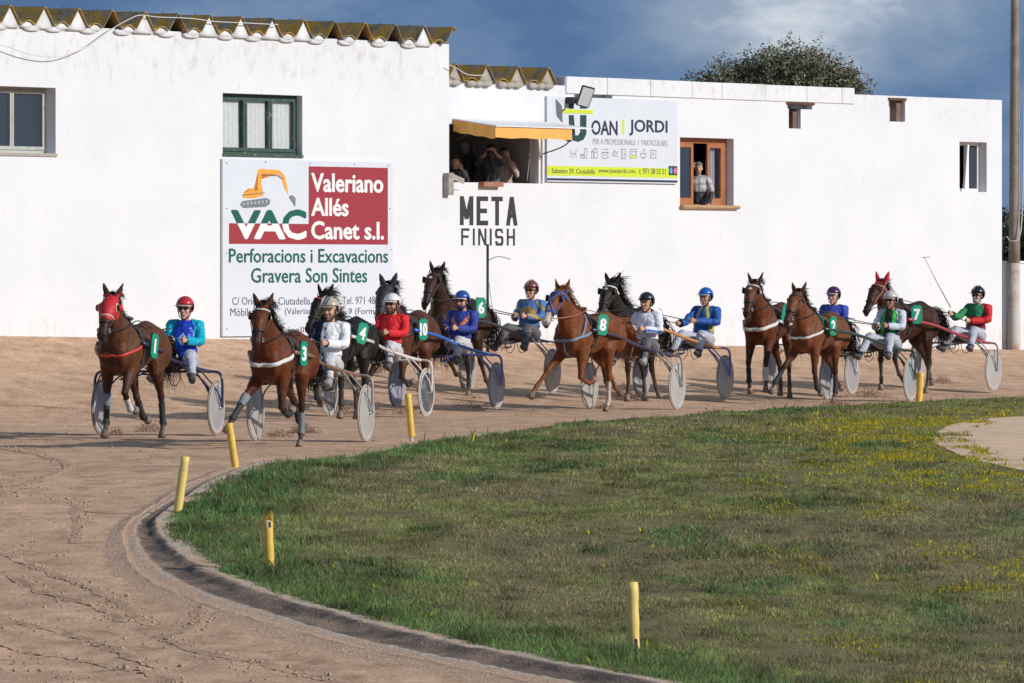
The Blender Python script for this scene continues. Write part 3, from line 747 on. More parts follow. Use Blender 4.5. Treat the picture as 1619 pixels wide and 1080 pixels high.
bm = bmesh.new(); bx(bm, hAw[1]-.07, hAw[1]-.01, .04, .12, hAw[2], hAw[3]); link('frame', bm, M_WFR, wf, smooth=False)
bm = bmesh.new(); box(bm, ((ub(757)+ub(788))/2, -.06, hAw[2]-.03), (ub(788)-ub(757), .12, .09)); link('sill', bm, mat('terracotta', (.33,.15,.10), .8, var=.2), wf, smooth=False)
bm = bmesh.new(); tube(bm, [(hAw[1]-.28, .1, hAw[3]), (hAw[1]-.27, .1, hAw[2]+.6), (hAw[1]-.42, .05, hAw[2]+.05)], .008, n=5)
box(bm, (hAw[1]-.27, .1, hAw[2]+.55), (.07,.03,.09)); link('cable', bm, M_CEM, wf)

# orange timber window, the middle leaf open
wo_ = window(BB, hOr, M_WOODO, .16, 4, .07, fw=.07, open_sash=(1,), curtains=(2,3), inset_r=.12, sash_w=.06) if False else None
u0, u1, z0, z1 = hOr; wo_ = empty('window', (0,0,0)); wo_.parent = BB
ud = lambda x: onwall(x, 300, OB-.18)[0]
bm = bmesh.new(); e1 = min(ud(1148), u1-.01); d = .17
for (a, c, zz0, zz1) in ((u0, e1, z1-.10, z1), (u0, e1, z0, z0+.02), (e1-.09, e1, z0+.02, z1-.10)): bx(bm, a, c, d, d+.07, zz0, zz1)
link('frame', bm, M_WOODO, wo_, smooth=False)
def leaf(a, c, y, curt):
    bm = bmesh.new(); s = .085
    bx(bm, a, c, y, y+.045, z1-.10-s, z1-.10); bx(bm, a, c, y, y+.045, z0+.02, z0+.14); bx(bm, a, a+s, y-.001, y+.045, z0+.14, z1-.10-s); bx(bm, c-s, c, y-.001, y+.045, z0+.14, z1-.10-s)
    link('sash', bm, M_WOODO, wo_, smooth=False)
    bm = bmesh.new(); bx(bm, a+s, c-s, y+.02, y+.025, z0+.14, z1-.10-s); link('pane', bm, M_CLEAR if curt else M_GLASS, wo_, smooth=False)
leaf(u0+.0, ud(1096), d+.005, False); leaf(ud(1118), e1-.09, d+.005, True)
curtain(wo_, ud(1118)+.12, ud(1136), z0+.1, z1-.2, d+.12, mat('lilac_curtain', (.55,.50,.55), .9), folds=3, amp=.03)
bm = bmesh.new(); bx(bm, u0-.02, ub(1166), -.09, d, z0-.07, z0-.001); bmesh.ops.bevel(bm, geom=bm.edges[:], offset=.02, segments=2, affect='EDGES')
link('sill', bm, mat('wood_sill', (.42,.27,.15), .7, var=.25, vscale=8), wo_, smooth=False)
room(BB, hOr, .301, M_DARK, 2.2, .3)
# small white window near the right end, one leaf tilted
u0, u1, z0, z1 = hRt; wr = empty('window', (0,0,0)); wr.parent = BB; e1 = min(ud(1549), u1-.01)
bm = bmesh.new()
for (a, c, zz0, zz1) in ((u0, e1, z1-.07, z1), (u0, e1, z0, z0+.07), (e1-.06, e1, z0+.07, z1-.07), (ud(1528), ud(1528)+.09, z0+.07, z1-.07)): bx(bm, a, c, .18, .25, zz0, zz1)
link('frame', bm, mat('white_plastic', (.80,.80,.80), .35), wr, smooth=False)
bm = bmesh.new(); bx(bm, ud(1528)+.10, e1-.07, .21, .215, z0+.08, z1-.08); link('pane', bm, M_GLASS, wr, smooth=False)
bm = bmesh.new(); rr_ = Matrix.Rotation(R(7), 3, 'Y'); box(bm, (ud(1522), .10, (z0+z1)/2), (.06, .05, (z1-z0)*.9), rot=rr_); link('sash', bm, _mats['white_plastic'], wr, smooth=False)
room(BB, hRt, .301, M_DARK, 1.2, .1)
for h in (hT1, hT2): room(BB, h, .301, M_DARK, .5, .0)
bm = bmesh.new(); bx(bm, hT0[0]-.04, hT0[1]+.05, -.03, .2, hT0[3]-.05, hT0[3]-.002); link('lintel', bm, mat('old_timber', (.10,.05,.035), .9, var=.3), BB, smooth=False)
bm = bmesh.new(); bx(bm, hT2[0]-.03, hT2[1]+.03, -.02, .2, hT2[3]-.03, hT2[3]+.02); link('lintel', bm, _mats['old_timber'], BB, smooth=False)
for (a, c, y0_, y1_) in ((hT1[1]-.16, hT1[1]-.02, hT1[2], hT1[3]-.05), (hT2[1]-.2, hT2[1]-.03, hT2[2], hT2[3])):
    bm = bmesh.new(); bx(bm, a, c, .08, .25, y0_, y1_); link('timber_plug', bm, mat('brown_timber', (.16,.10,.08), .9, var=.3), BB, smooth=False)

# ---- lettering -----------------------------------------------------------------
def text_bm(s, box_, off, sgn_mat, parent, y, th=.006, name='lettering', bold=0.0, sp=1.0, heavy=0):
    """built-in font text fitted to the rectangle (u0,u1,z0,z1)"""
    cu = bpy.data.curves.new('t', 'FONT'); cu.body = s; cu.size = 1; cu.offset = bold; cu.extrude = 0; cu.space_character = sp; cu.resolution_u = 3
    o = bpy.data.objects.new('t', cu); C.objects.link(o); dg = bpy.context.evaluated_depsgraph_get(); dg.update()
    me = bpy.data.meshes.new_from_object(o.evaluated_get(dg), depsgraph=dg); bpy.data.objects.remove(o)
    n = len(me.vertices); c_ = np.empty(n*3, np.float32); me.vertices.foreach_get('co', c_); c_ = c_.reshape(n, 3)
    mn, mxv = c_.min(0), c_.max(0); u0, u1, z0, z1 = box_
    X = u0+(c_[:,0]-mn[0])/(mxv[0]-mn[0])*(u1-u0); Z = z0+(c_[:,1]-mn[1])/(mxv[1]-mn[1])*(z1-z0)
    me.vertices.foreach_set('co', np.column_stack([X, np.full(n, y), Z]).astype(np.float32).ravel())
    if heavy:
        bm = bmesh.new(); bm.from_mesh(me); src = me.copy()
        for j, (dx_, dz_) in enumerate(((-1,0),(1,0),(0,.6),(0,-.6))):
            q0 = len(bm.verts); bm.from_mesh(src); bm.verts.ensure_lookup_table()
            for v in bm.verts[q0:]: v.co += Vector((dx_*heavy, -.0006*(j+1), dz_*heavy))
        bm.to_mesh(me); bm.free(); th = 0
    if th:
        bm = bmesh.new(); bm.from_mesh(me); r = bmesh.ops.extrude_face_region(bm, geom=bm.faces[:])
        for v in [g for g in r['geom'] if isinstance(g, bmesh.types.BMVert)]: v.co.y -= th
        bmesh.ops.recalc_face_normals(bm, faces=bm.faces[:]); bm.to_mesh(me); bm.free()
    return link(name, me, sgn_mat, parent, smooth=False)
M_INK = mat('black_paint', (.035,.035,.045), .8, var=.3)
GLY = {'M': [(0,0,0,1),(0,1,.5,.25),(.5,.25,1,1),(1,1,1,0)], 'E': [(0,0,0,1),(0,1,1,1),(0,.5,.85,.5),(0,0,1,0)], 'T': [(0,1,1,1),(.5,1,.5,0)], 'A': [(0,0,.5,1),(.5,1,1,0),(.2,.32,.8,.32)],
       'F': [(0,0,0,1),(0,1,1,1),(0,.52,.85,.52)], 'I': [(.5,0,.5,1)], 'N': [(0,0,0,1),(0,1,1,0),(1,0,1,1)], 'H': [(0,0,0,1),(1,0,1,1),(0,.5,1,.5)],
       'S': [(1,.86,.85,1),(.85,1,.15,1),(.15,1,0,.86),(0,.86,0,.62),(0,.62,.15,.5),(.15,.5,.85,.5),(.85,.5,1,.38),(1,.38,1,.14),(1,.14,.85,0),(.85,0,.15,0),(.15,0,0,.14)]}
def block_word(word, box_, gap, wx, wz, wi):
    """hand-painted block capitals: straight strokes with square ends"""
    u0, u1, z0, z1 = box_; ws = [1.15 if c in 'M' else .18 if c == 'I' else 1 for c in word]; un = (u1-u0-gap*(len(word)-1))/sum(ws); u = u0
    for c, w in zip(word, ws):
        W_ = un*w; bm = bmesh.new(); e_ = -.003
        for k, (a, b1, c1, d1) in enumerate(GLY[c]):
            X0 = u+wx/2+(W_-wx)*a; X1 = u+wx/2+(W_-wx)*c1; Z0 = z0+wz/2+(z1-z0-wz)*b1; Z1 = z0+wz/2+(z1-z0-wz)*d1
            y_ = e_-.0007*k
            if abs(X0-X1) < 1e-4: P = [(X0-wx/2,Z0-wz/2*(1 if Z0 < Z1 else -1)),(X0+wx/2,Z0-wz/2*(1 if Z0 < Z1 else -1)),(X0+wx/2,Z1+wz/2*(1 if Z0 < Z1 else -1)),(X0-wx/2,Z1+wz/2*(1 if Z0 < Z1 else -1))]
            elif abs(Z0-Z1) < 1e-4: P = [(min(X0,X1)-wx/2*.98,Z0-wz/2),(max(X0,X1)+wx/2*.98,Z0-wz/2),(max(X0,X1)+wx/2*.98,Z0+wz/2),(min(X0,X1)-wx/2*.98,Z0+wz/2)]
            else: P = [(X0-wx*.52,Z0-(wz/2 if Z0 < Z1 else -wz/2)),(X0+wx*.52,Z0-(wz/2 if Z0 < Z1 else -wz/2)),(X1+wx*.52,Z1+(wz/2 if Z0 < Z1 else -wz/2)),(X1-wx*.52,Z1+(wz/2 if Z0 < Z1 else -wz/2))]
            bm.faces.new([bm.verts.new((x, y_, z)) for x, z in P])
        link('painted_lettering', bm, M_INK, BB, smooth=False); u += W_+gap
block_word('META', pb(727, 310, 818, 356), .10, .115, .085, 0)
block_word('FINISH', pb(729, 361, 814, 388), .11, .060, .045, 0)
# ================================================================== SIGNS, POLES, TREES, POSTS
def sign_root(name, label, cat, off): return empty(name, (WX+NX*off, WY+NY*off, 0), WROT, label, cat)
# --- big advertising board on the tall building
OS = .05
S1 = sign_root('billboard', 'large white board with excavator picture and red and green lettering on the tall building', 'billboard', OS)
def p1(x0, y0, x1, y1): return pxbox(x0, y0, x1, y1, OS)
M_BOARD = mat('board_white', (.60,.64,.70), .5, var=.04, vscale=1.5)
M_RED = mat('board_red', (.30,.032,.045), .5, var=.05); M_GRN = mat('board_green', (.006,.10,.075), .5); M_BW = mat('board_letter_white', (.74,.74,.74), .5)
M_TXG = mat('board_grey', (.10,.11,.14), .6)
b_ = p1(352, 251, 621, 532); b_ = (b_[0], b_[1], b_[2], b_[3])
bm = bmesh.new(); bx(bm, b_[0], b_[1], .0, .045, b_[2], b_[3]); link('board', bm, M_BOARD, S1, smooth=False)
bm = bmesh.new(); a = p1(488, 263, 613, 386); c = p1(362, 353, 613, 385.5)
Pz = (a[2]+c[2])/2
bx(bm, a[0], a[1], -.004, -.001, c[2], a[3]); bx(bm, c[0], a[0], -.004, -.001, c[2], c[3]); link('red_panel', bm, M_RED, S1, smooth=False)
text_bm('Valeriano', p1(492, 274, 605, 303), 0, M_BW, S1, -.006, .002, bold=.01, heavy=.012)
text_bm('Allés', p1(492, 313, 550, 341), 0, M_BW, S1, -.006, .002, bold=.01, heavy=.012)
text_bm('Canet s.l.', p1(492, 350, 606, 378), 0, M_BW, S1, -.006, .002, bold=.01, heavy=.012)
text_bm('Perforacions i Excavacions', p1(362, 393, 613, 415), 0, M_GRN, S1, -.003, .002, heavy=.007)
text_bm('Gravera Son Sintes', p1(397, 424, 580, 447), 0, M_GRN, S1, -.003, .002, heavy=.007)
for s_, r_ in (('C/ Orient, 19', (367,470,432,484)), ('Ciutadella de', (440,470,506,482)), ('Tel. 971 48 2', (541,469,602,481)), ('Mòbils: 656', (364,487,423,500)),
               ('(Valeriano)', (450,487,503,500)), ('9 (Formic', (551,487,600,500)), ('ioalles@', (455,516,512,529))):
    text_bm(s_, p1(*r_), 0, M_TXG, S1, -.003, .001)
# three letters, split green above / white below
zs_ = p1(362, 353, 480, 360)[3]
for ch, r_ in (('V', (366,333,411,377)), ('A', (402,333,450,377)), ('C', (447,332,483,378))):
    o = text_bm(ch, p1(*r_), 0, M_BW, S1, -.0065, 0, bold=.012, heavy=.022); o.data.materials.append(M_GRN)
    bm = bmesh.new(); bm.from_mesh(o.data)
    bmesh.ops.bisect_plane(bm, geom=bm.verts[:]+bm.edges[:]+bm.faces[:], plane_co=(0,0,zs_), plane_no=(0,0,1))
    for f in bm.faces: f.material_index = 1 if f.calc_center_median().z > zs_ else 0
    bm.to_mesh(o.data); bm.free()
# excavator picture
def flat(P, m, y, name, parent, off, th=.002, n_=None):
    """filled polygon given in photo pixels on the plane"""
    bm = bmesh.new(); vs = []
    for x, yy in P:
        u, z = onwall(x, yy, off); vs.append(bm.verts.new((u, y, z)))
    f = bm.faces.new(vs); bmesh.ops.triangulate(bm, faces=[f])
    return link(name, bm, m, parent, smooth=False)
M_OR = mat('print_orange', (.78,.34,.055), .5, var=.2, vscale=12); M_TRK = mat('print_grey', (.17,.19,.22), .5, var=.35, vscale=25); M_LIN = mat('print_dark', (.16,.10,.08), .5)
for P, m_, y_ in (([(383,313),(385,304),(393,303),(393,298),(402,297),(402,303),(407,302),(408,268),(413,267),(413,290),(419,289),(421,294),(417,309),(400,314)], M_OR, -.003),
                  ([(407,270),(412,267),(441,269),(449,276),(451,282),(447,281),(439,275),(413,275),(413,283),(408,283)], M_OR, -.0035),
                  ([(444,278),(451,281),(454,299),(456,308),(449,297)], M_OR, -.004),
                  ([(379,324),(383,318),(421,313),(427,316),(426,323),(420,327),(385,329)], M_TRK, -.004),
                  ([(456,311),(461,308),(467,313),(467,323),(466,327),(462,320)], M_TRK, -.0045),
                  ([(412,288),(417,287),(422,295),(420,306),(416,308),(414,297)], M_BOARD, -.005),
                  ([(383,308),(418,304),(418,305),(383,309.5)], M_LIN, -.006),
                  ([(412,276),(440,277),(447,283),(446,284),(439,278.5),(412,277.4)], M_LIN, -.005)):
    flat(P, m_, y_, 'excavator_picture', S1, OS)
bm = bmesh.new()
for k in range(7):
    u, z = onwall(385+k*6, 322.5-k*.7, OS); loft(bm, [(u, -.0055, z), (u, -.0075, z)], [.028]*2, n=10, side=(1,0,0))
link('excavator_picture', bm, mat('print_light', (.38,.40,.43), .5), S1, smooth=False)
bm = bmesh.new()
for x, y in ((358,258),(420,256),(490,259),(560,260),(614,262),(358,330),(616,330),(358,400),(618,395),(358,520)):
    u, z = onwall(x, y, OS); loft(bm, [(u, 0, z), (u, -.008, z)], [.012]*2, n=8, side=(1,0,0))
link('fixing', bm, M_TXG, S1, smooth=False)
# --- second board
O2 = -.07
S2 = sign_root('billboard', 'white board with lime band and row of small icons between awning and orange window', 'billboard', O2)
def p2(x0, y0, x1, y1): return pxbox(x0, y0, x1, y1, O2)
M_LIME = mat('board_lime', (.56,.66,.035), .5); M_NAVY = mat('board_navy', (.028,.032,.07), .5); M_TEAL = mat('board_teal', (.02,.055,.06), .5); M_THIN = mat('board_fine_grey', (.30,.31,.34), .6)
b_ = p2(865, 152, 1071, 287); bm = bmesh.new(); bx(bm, b_[0], b_[1], 0, .04, b_[2], b_[3]); link('board', bm, M_BOARD, S2, smooth=False)
def bar(r_, m_, y, nm):
    q_ = p2(*r_); bm = bmesh.new(); bx(bm, q_[0], q_[1], y-.002, y, q_[2], q_[3]); return link(nm, bm, m_, S2, smooth=False)
bar((865,262,1071,277.5), M_LIME, -.001, 'lime_band'); bar((865,281.5,1071,285), M_NAVY, -.001, 'dark_line')
bar((889,172.5,937,178.5), M_LIME, -.004, 'lime_bar')
bar((983.5,189,987,212), M_LIME, -.001, 'lime_letter')
bar((1057,262.5,1070.5,277), M_TEAL, -.004, 'badge')
for x, m_ in ((1060.6, mat('badge_blue', (.10,.35,.75), .5)), (1067.2, mat('badge_pink', (.80,.16,.28), .5))):
    u, z = onwall(x, 270, O2); bm = bmesh.new(); loft(bm, [(u,-.0065,z),(u,-.008,z)], [(.046,.06)]*2, n=14, side=(1,0,0)); link('badge_dot', bm, m_, S2, smooth=False)
# big logo letter: two uprights joined in a bowl at the foot, plus a hook to the left
P = [(899,182),(907,182),(907,209),(909.5,214),(914,214),(917,209),(917,182),(927,182),(927,212),(922.5,221),(914,224.5),(905,222),(900,214)]
flat(P, M_TEAL, -.003, 'logo_letter', S2, O2); flat([(899,160),(907,160),(907,172),(899,172)], M_TEAL, -.003, 'logo_letter', S2, O2); flat([(917,160),(927,160),(927,172),(917,172)], M_TEAL, -.003, 'logo_letter', S2, O2)
flat([(892,221),(899,219),(905,223),(900,225)], M_TEAL, -.0035, 'logo_letter', S2, O2)
text_bm('OAN', p2(935, 190, 976, 213), 0, M_NAVY, S2, -.003, .001, bold=.01, heavy=.006)
text_bm('JORDI', p2(995, 189, 1055, 214), 0, M_NAVY, S2, -.003, .001, bold=.01, heavy=.006)
text_bm('PER A PROFESSIONALS  I  PARTICULARS', p2(937, 219, 1055, 228), 0, M_THIN, S2, -.003, .001)
text_bm('Sabaters 29, Ciutadella', p2(872, 266, 940, 275), 0, M_TEAL, S2, -.005, .001)
text_bm('www.joanjordi.com', p2(946, 266, 1004, 275), 0, M_TEAL, S2, -.005, .001)
text_bm('t. 971 38 53 21', p2(1010, 266, 1052, 275), 0, M_TEAL, S2, -.005, .001)
def strokes(L, r=.9):
    bm = bmesh.new()
    for P in L:
        Q = [onwall(x, y, O2) for x, y in P]
        for i in range(len(Q)-1):
            a, c = Vector((Q[i][0], -.003, Q[i][1])), Vector((Q[i+1][0], -.003, Q[i+1][1])); d_ = (c-a).normalized()*.003; n_ = Vector((d_.z, 0, -d_.x)).normalized()*.008
            bm.faces.new([bm.verts.new(v) for v in (a-d_-n_, c+d_-n_, c+d_+n_, a-d_+n_)])
    link('icon', bm, M_THIN, S2, smooth=False)
def R4(x0, y0, x1, y1): return [(x0,y0),(x1,y0),(x1,y1),(x0,y1),(x0,y0)]
for L in ([[(902,250),(903,240),(901,236)],[(903,243),(910,243),(911,250)],[(910,243),(911,236)],[(905,250),(908,243)]],
          [R4(924,235,928,250),R4(918,244,923,250),[(918,246),(923,246)]],
          [R4(935,240,938,250),R4(939,235,944,250),[(935,240),(940,235)],[(940,241),(944,241)]],
          [R4(952,241,961,250),[(951,241),(962,241)],[(953,236),(960,236),(961,238)],[(954,245),(959,245)]],
          [[(968,244),(971,238),(975,243),(978,239)],[(968,246),(977,247)],[(970,240),(972,247)]],
          [R4(982,236,989,251),[(984,236),(984,251)],[(987,242),(987,246)]],
          [R4(996,236,1006,250),[(996,240),(1006,240)],[(998,243),(1003,248),(1005,243)]],
          [[(1012,243),(1022,243),(1020,249),(1014,249),(1012,243)],[(1017,249),(1017,252)],[(1017,243),(1017,236),(1020,238)]],
          [R4(1028,238,1037,250),[(1030,247),(1032,241),(1034,247)],[(1032,238),(1032,236)]]): strokes(L)
bar((996.5,246.5,1005.5,250), M_LIME, -.0015, 'icon')

# --- floodlight on a bracket above the second board
u, z = onwall(908, 150, .1); FL = sign_root('floodlight', 'flat white-faced floodlight on a dark bracket above the lime and white board', 'floodlight', 0)
M_BLK = mat('black_metal', (.03,.03,.032), .5); M_ALU = mat('lamp_face', (.62,.64,.66), .3)
bm = bmesh.new(); uu = onwall(905, 152, 0)[0]; zz = onwall(905, 152, 0)[1]
bx(bm, uu-.12, uu+.16, -.10, .10, zz-.14, zz-.02); tube(bm, [(uu, -.05, zz-.08), (uu-.12, -.32, zz-.08), (uu-.20, -.42, zz)], .018, n=6); link('bracket', bm, M_BLK, FL, smooth=False)
rot = Matrix.Rotation(R(-38), 3, 'Z') @ Matrix.Rotation(R(18), 3, 'X') @ Matrix.Rotation(R(14), 3, 'Y')
bm = bmesh.new(); box(bm, (uu-.21, -.45, zz-.02), (.26, .05, .40), rot=rot); bmesh.ops.bevel(bm, geom=bm.edges[:], offset=.012, segments=2, affect='EDGES'); link('housing', bm, M_BLK, FL, smooth=False)
bm = bmesh.new(); box(bm, Vector((uu-.21, -.45, zz-.02))+rot@Vector((0,-.028,0)), (.22, .006, .35), rot=rot); link('lamp_face', bm, M_ALU, FL, smooth=False)
# --- small weathered box on the building corner
o = empty('meter_box', (WX, WY, 0), WROT, 'small weathered grey box with a broken flap beside the awning window', 'box')
uu, zz = onwall(711, 290, .05); bm = bmesh.new(); bx(bm, uu-.13, uu+.03, -.13, -.0, zz-.21, zz+.19); bmesh.ops.bevel(bm, geom=bm.edges[:], offset=.01, segments=1, affect='EDGES'); link('body', bm, mat('weathered_board', (.33,.31,.27), .9, var=.4, vscale=9), o, smooth=False)
bm = bmesh.new(); box(bm, (uu+.17, -.12, zz+.08), (.34, .012, .10), rot=Matrix.Rotation(R(14), 3, 'Y')); link('flap', bm, _mats['weathered_board'], o, smooth=False)
bm = bmesh.new(); tube(bm, [(uu+.02,-.1,zz-.1),(uu+.15,-.14,zz-.12)], .02, n=6); link('bolt', bm, M_ALU, o)
# --- sagging pale cable on the tall building
bm = bmesh.new(); P = []
for x, y in ((-60,55),(0,70),(45,85),(90,90),(135,75),(175,47),(205,30),(222,24),(250,27),(300,29),(340,34),(380,36),(440,39)):
    uu, zz = onwall(x, y, .15); P.append((uu, -.15, zz))
tube(bm, P, .008, n=6, k=6); tag(link('cable', bm, mat('pale_cable', (.6,.6,.6), .6), None, loc=(WX, WY, 0), rot=(0,0,WROT)), 'thin pale cable sagging across the tall building under its roof', 'cable')
bm = bmesh.new(); P = []
for x, y in ((710,102),(722,108),(740,118),(765,119)):
    uu, zz = onwall(x, y, .12); P.append((uu, -.12, zz))
tube(bm, P, .008, n=6, k=5); tag(link('cable', bm, _mats['pale_cable'], None, loc=(WX, WY, 0), rot=(0,0,WROT)), 'short wire running down to the low corrugated roof at the building corner', 'cable')

# --- finish pole with curved wire arm, in front of the wall
fp = wallpt(onwall(771, 500, 1.2)[0], 0, 1.2); zg = ground(fp.x, fp.y); zt = H-(386-HY)/F*fp.y
o = empty('finish_pole', (fp.x, fp.y, zg), WROT, 'thin black pole with curved wire arm standing below the finish lettering', 'pole')
bm = bmesh.new(); loft(bm, [(0,0,-.1),(0,0,zt-zg)], [.027,.025], n=10, side=(1,0,0)); link('pole', bm, M_BLK, o)
s_ = fp.y/F; bm = bmesh.new(); za = H-(410-HY)*s_-zg
tube(bm, [(0,0,za-.03),(.18,0,za+.03),(.36,0,za+.05),(.52,0,za+.03),(.68,0,za+.0)], .007, n=6); tube(bm, [(0.02,0,za-.35),(.1,0,za-.7),(.16,0,za-1.0)], .005, n=5); link('wire_arm', bm, M_BLK, o)

# --- lighting mast at the right edge
lp = wallpt(onwall(1603, 500, -.17)[0], 0, -.17); zg = ground(lp.x, lp.y)
o = empty('utility_pole', (lp.x, lp.y, zg), 0, 'tall leaning wooden pole with whitewashed foot at the right edge', 'pole')
s_ = lp.y/F; hz = 9.2; lean = (1616-1600)*s_/7.3
wz = (555-418)*s_
bm = bmesh.new(); n_ = 10; loft(bm, [(lean*wz/7.3*1, 0, wz)]+[(lean*(wz+(hz-wz)*k/n_)/7.3, 0, wz+(hz-wz)*k/n_) for k in range(1, n_+1)], [.118-.035*k/n_ for k in range(n_+1)], n=20, side=(1,0,0))
link('shaft', bm, mat('grey_timber', (.28,.235,.20), .85, var=.3, vscale=5, bump=.01, bscale=25), o)
bm = bmesh.new(); loft(bm, [(0,0,-.3),(0,0,0),(lean*wz/7.3,0,wz)], [.14,.135,.121], n=20, side=(1,0,0)); link('whitewashed_foot', bm, mat('whitewash_foot', (.50,.46,.43), .9, dirt=((.36,.22,.15), 2.2, .50, .64)), o)
bm = bmesh.new(); tube(bm, [(-.16,-.05,wz+.55),(-.05,-.16,wz+.45),(.12,-.15,wz+.6),(.18,-.12,wz+1.6),(.20,-.11,wz+3.4),(.25,-.11,wz+6)], .012, n=6, k=5); link('cable', bm, _mats['pale_cable'], o)
# --- low white boundary wall beyond the building
bw = empty('boundary_wall', (WX, WY, 0), WROT, 'low whitewashed boundary wall running off behind the tall pole', 'wall')
ue = onwall(1590, 500, -.34)[0]; bm = bmesh.new(); ztw = H-(418-HY)*lp.y/F
bx(bm, ue, ue+22, .34, .59, -.5, ztw+.02); link('wall', bm, M_WALL, bw, smooth=False)
bm = bmesh.new(); bx(bm, ue-.02, ue+22, .31, .62, ztw+.022, ztw+.07); link('coping', bm, M_WALL, bw, smooth=False)

# --- trees ---------------------------------------------------------------------
def tree(name, base, clumps, nleaf, leafs, colr_, label, seed, group=None, twig=True, trunk_h=2.5, trunk_r=.18, bare=0):
    """tapered trunk with forking limbs; crown of many small leaf faces on twig tips, in clumps of uneven density"""
    rg = np.random.default_rng(seed); rr = random.Random(seed)
    o = empty(name, base, 0, label, 'tree', group)
    bm = bmesh.new(); top = Vector((0,0,trunk_h)); loft(bm, [(0,0,-.3),(0.05,0,trunk_h*.5),tuple(top)], [trunk_r*1.2,trunk_r,trunk_r*.8], n=10, side=(1,0,0))
    for (c, r_) in clumps:
        c = Vector(c); m_ = top.lerp(c, .55)+Vector((rr.uniform(-.2,.2), rr.uniform(-.2,.2), -.2)); tube(bm, [top, m_, c], (trunk_r*.5, .03), n=6, k=4)
        for _ in range(9):
            d = Vector((rr.gauss(0,1), rr.gauss(0,1), rr.gauss(.3,.8))).normalized(); e_ = c+Vector((d.x*r_[0], d.y*r_[1], d.z*r_[2]))*.92
            tube(bm, [c-Vector((0,0,.1)), c.lerp(e_, .55)+Vector((0,0,.05)), e_], (.028, .007), n=4, k=3)
    link('trunk', bm, mat('bark', (.13,.11,.09), .9, var=.3), o)
    P = []; Cc = []
    vol = np.array([r_[0]*r_[1]*r_[2] for _, r_ in clumps]); cnt = (nleaf*vol/vol.sum()).astype(int)
    for (c, r_), k in zip(clumps, cnt):
        nt_ = max(8, k//26); d = rg.normal(size=(nt_, 3)); d /= np.linalg.norm(d, axis=1)[:,None]; rad = rg.random(nt_)**.42
        tip = np.array(c)+d*rad[:,None]*np.array(r_)*(1+.18*rg.normal(size=(nt_,1)))
        outd = d*.6+np.array([0.05,0,.75]); outd /= np.linalg.norm(outd, axis=1)[:,None]
        tone = rg.uniform(.65, 1.35, nt_)
        t_ = rg.uniform(-.30, .16, (nt_, 26)); p = tip[:,None]+outd[:,None]*t_[:,:,None]+rg.normal(0, .045, (nt_, 26, 3))
        P.append(p.reshape(-1,3)); Cc.append(np.repeat(tone, 26)*rg.uniform(.75,1.25, nt_*26))
    P = np.concatenate(P); T = np.concatenate(Cc); n_ = len(P)
    a = rg.normal(size=(n_,3)); a /= np.linalg.norm(a, axis=1)[:,None]; a[:,2] = np.abs(a[:,2])*.8+.2; b2 = np.cross(a, rg.normal(size=(n_,3))); b2 /= np.linalg.norm(b2, axis=1)[:,None]+1e-9
    L = leafs*rg.uniform(.7,1.5,n_)[:,None]; v = np.stack([P, P+a*L*.5+b2*L*.22, P+a*L, P+a*L*.5-b2*L*.22], 1).reshape(-1,3)
    f = np.arange(n_*4).reshape(-1,4)
    c0 = np.array(colr_[0])[None]*(1-rg.random(n_)[:,None]*.0); w_ = (rg.random(n_) < .3)[:,None]; cc = np.where(w_, np.array(colr_[1])[None], c0)*T[:,None]
    lf = tri_mesh('crown', v, f, mat('leaf_'+name, rough=.65, attr=True, spec=.2), np.repeat(cc, 4, 0)); lf.parent = o
    return o
# domed olive-like tree behind the lower building
TY = 140.0
def tp(x, y, Y=TY): return at(x, y, Y)
b0 = tp(1230, 460); base = Vector((b0.x, TY, ground(b0.x, TY)))
cl = []; rr = random.Random(11)
prof_ = [(1100,138,.30),(1120,126,.5),(1150,118,.6),(1180,108,.75),(1210,102,.85),(1240,98,.9),(1265,99,.9),(1290,106,.85),(1315,114,.75),(1340,126,.6),(1355,138,.45)]
for (x, y, r_) in prof_:
    p = tp(x, y); cl.append((tuple(p-base), (r_*.75, r_*.9, r_*.42)))
for (x, y) in ((1130,150),(1170,140),(1205,135),(1245,130),(1285,136),(1325,146),(1150,165),(1230,160),(1300,165)):
    p = tp(x, y, TY+rr.uniform(-.8,.8)); cl.append((tuple(p-base), (.75,1.0,.5)))
tree('domed_tree', base, cl, 40000, .065, [(.15,.165,.095),(.26,.225,.165)], 'domed grey-green tree showing above the parapet of the lower building', 4, trunk_h=3.2)
# dark trees behind the boundary wall
for i, (x, yt, Y_, s_) in enumerate(((1575,338,150,1.0),(1612,326,152,1.1),(1655,322,156,1.2),(1705,335,150,1.1))):
    p = at(x, yt, Y_); bz = ground(p.x, p.y); base = Vector((p.x, p.y, bz)); hh_ = p.z-bz
    cl = [((0,0,hh_-.5),(.7*s_,.8,.5)),((-.5,0,hh_-.9),(.7,.8,.6)),((.5,.2,hh_-.85),(.7,.8,.6)),((0,-.3,hh_*.55),(1.0,.9,.7)),((-.4,.2,hh_*.4),(.9,.8,.6)),((.5,0,hh_*.35),(.9,.9,.7))]
    tree('bushy_tree', base, cl, 9000, .10, [(.030,.042,.022),(.06,.07,.035)], ['dark bushy tree just left of the tall pole, behind the building end','dark bushy tree behind the tall pole and boundary wall','dark bushy tree behind the boundary wall, right of the pole','farthest right dark bushy tree beyond the boundary wall'][i], 20+i, 'trees behind the boundary wall', trunk_h=1.0, trunk_r=.12)

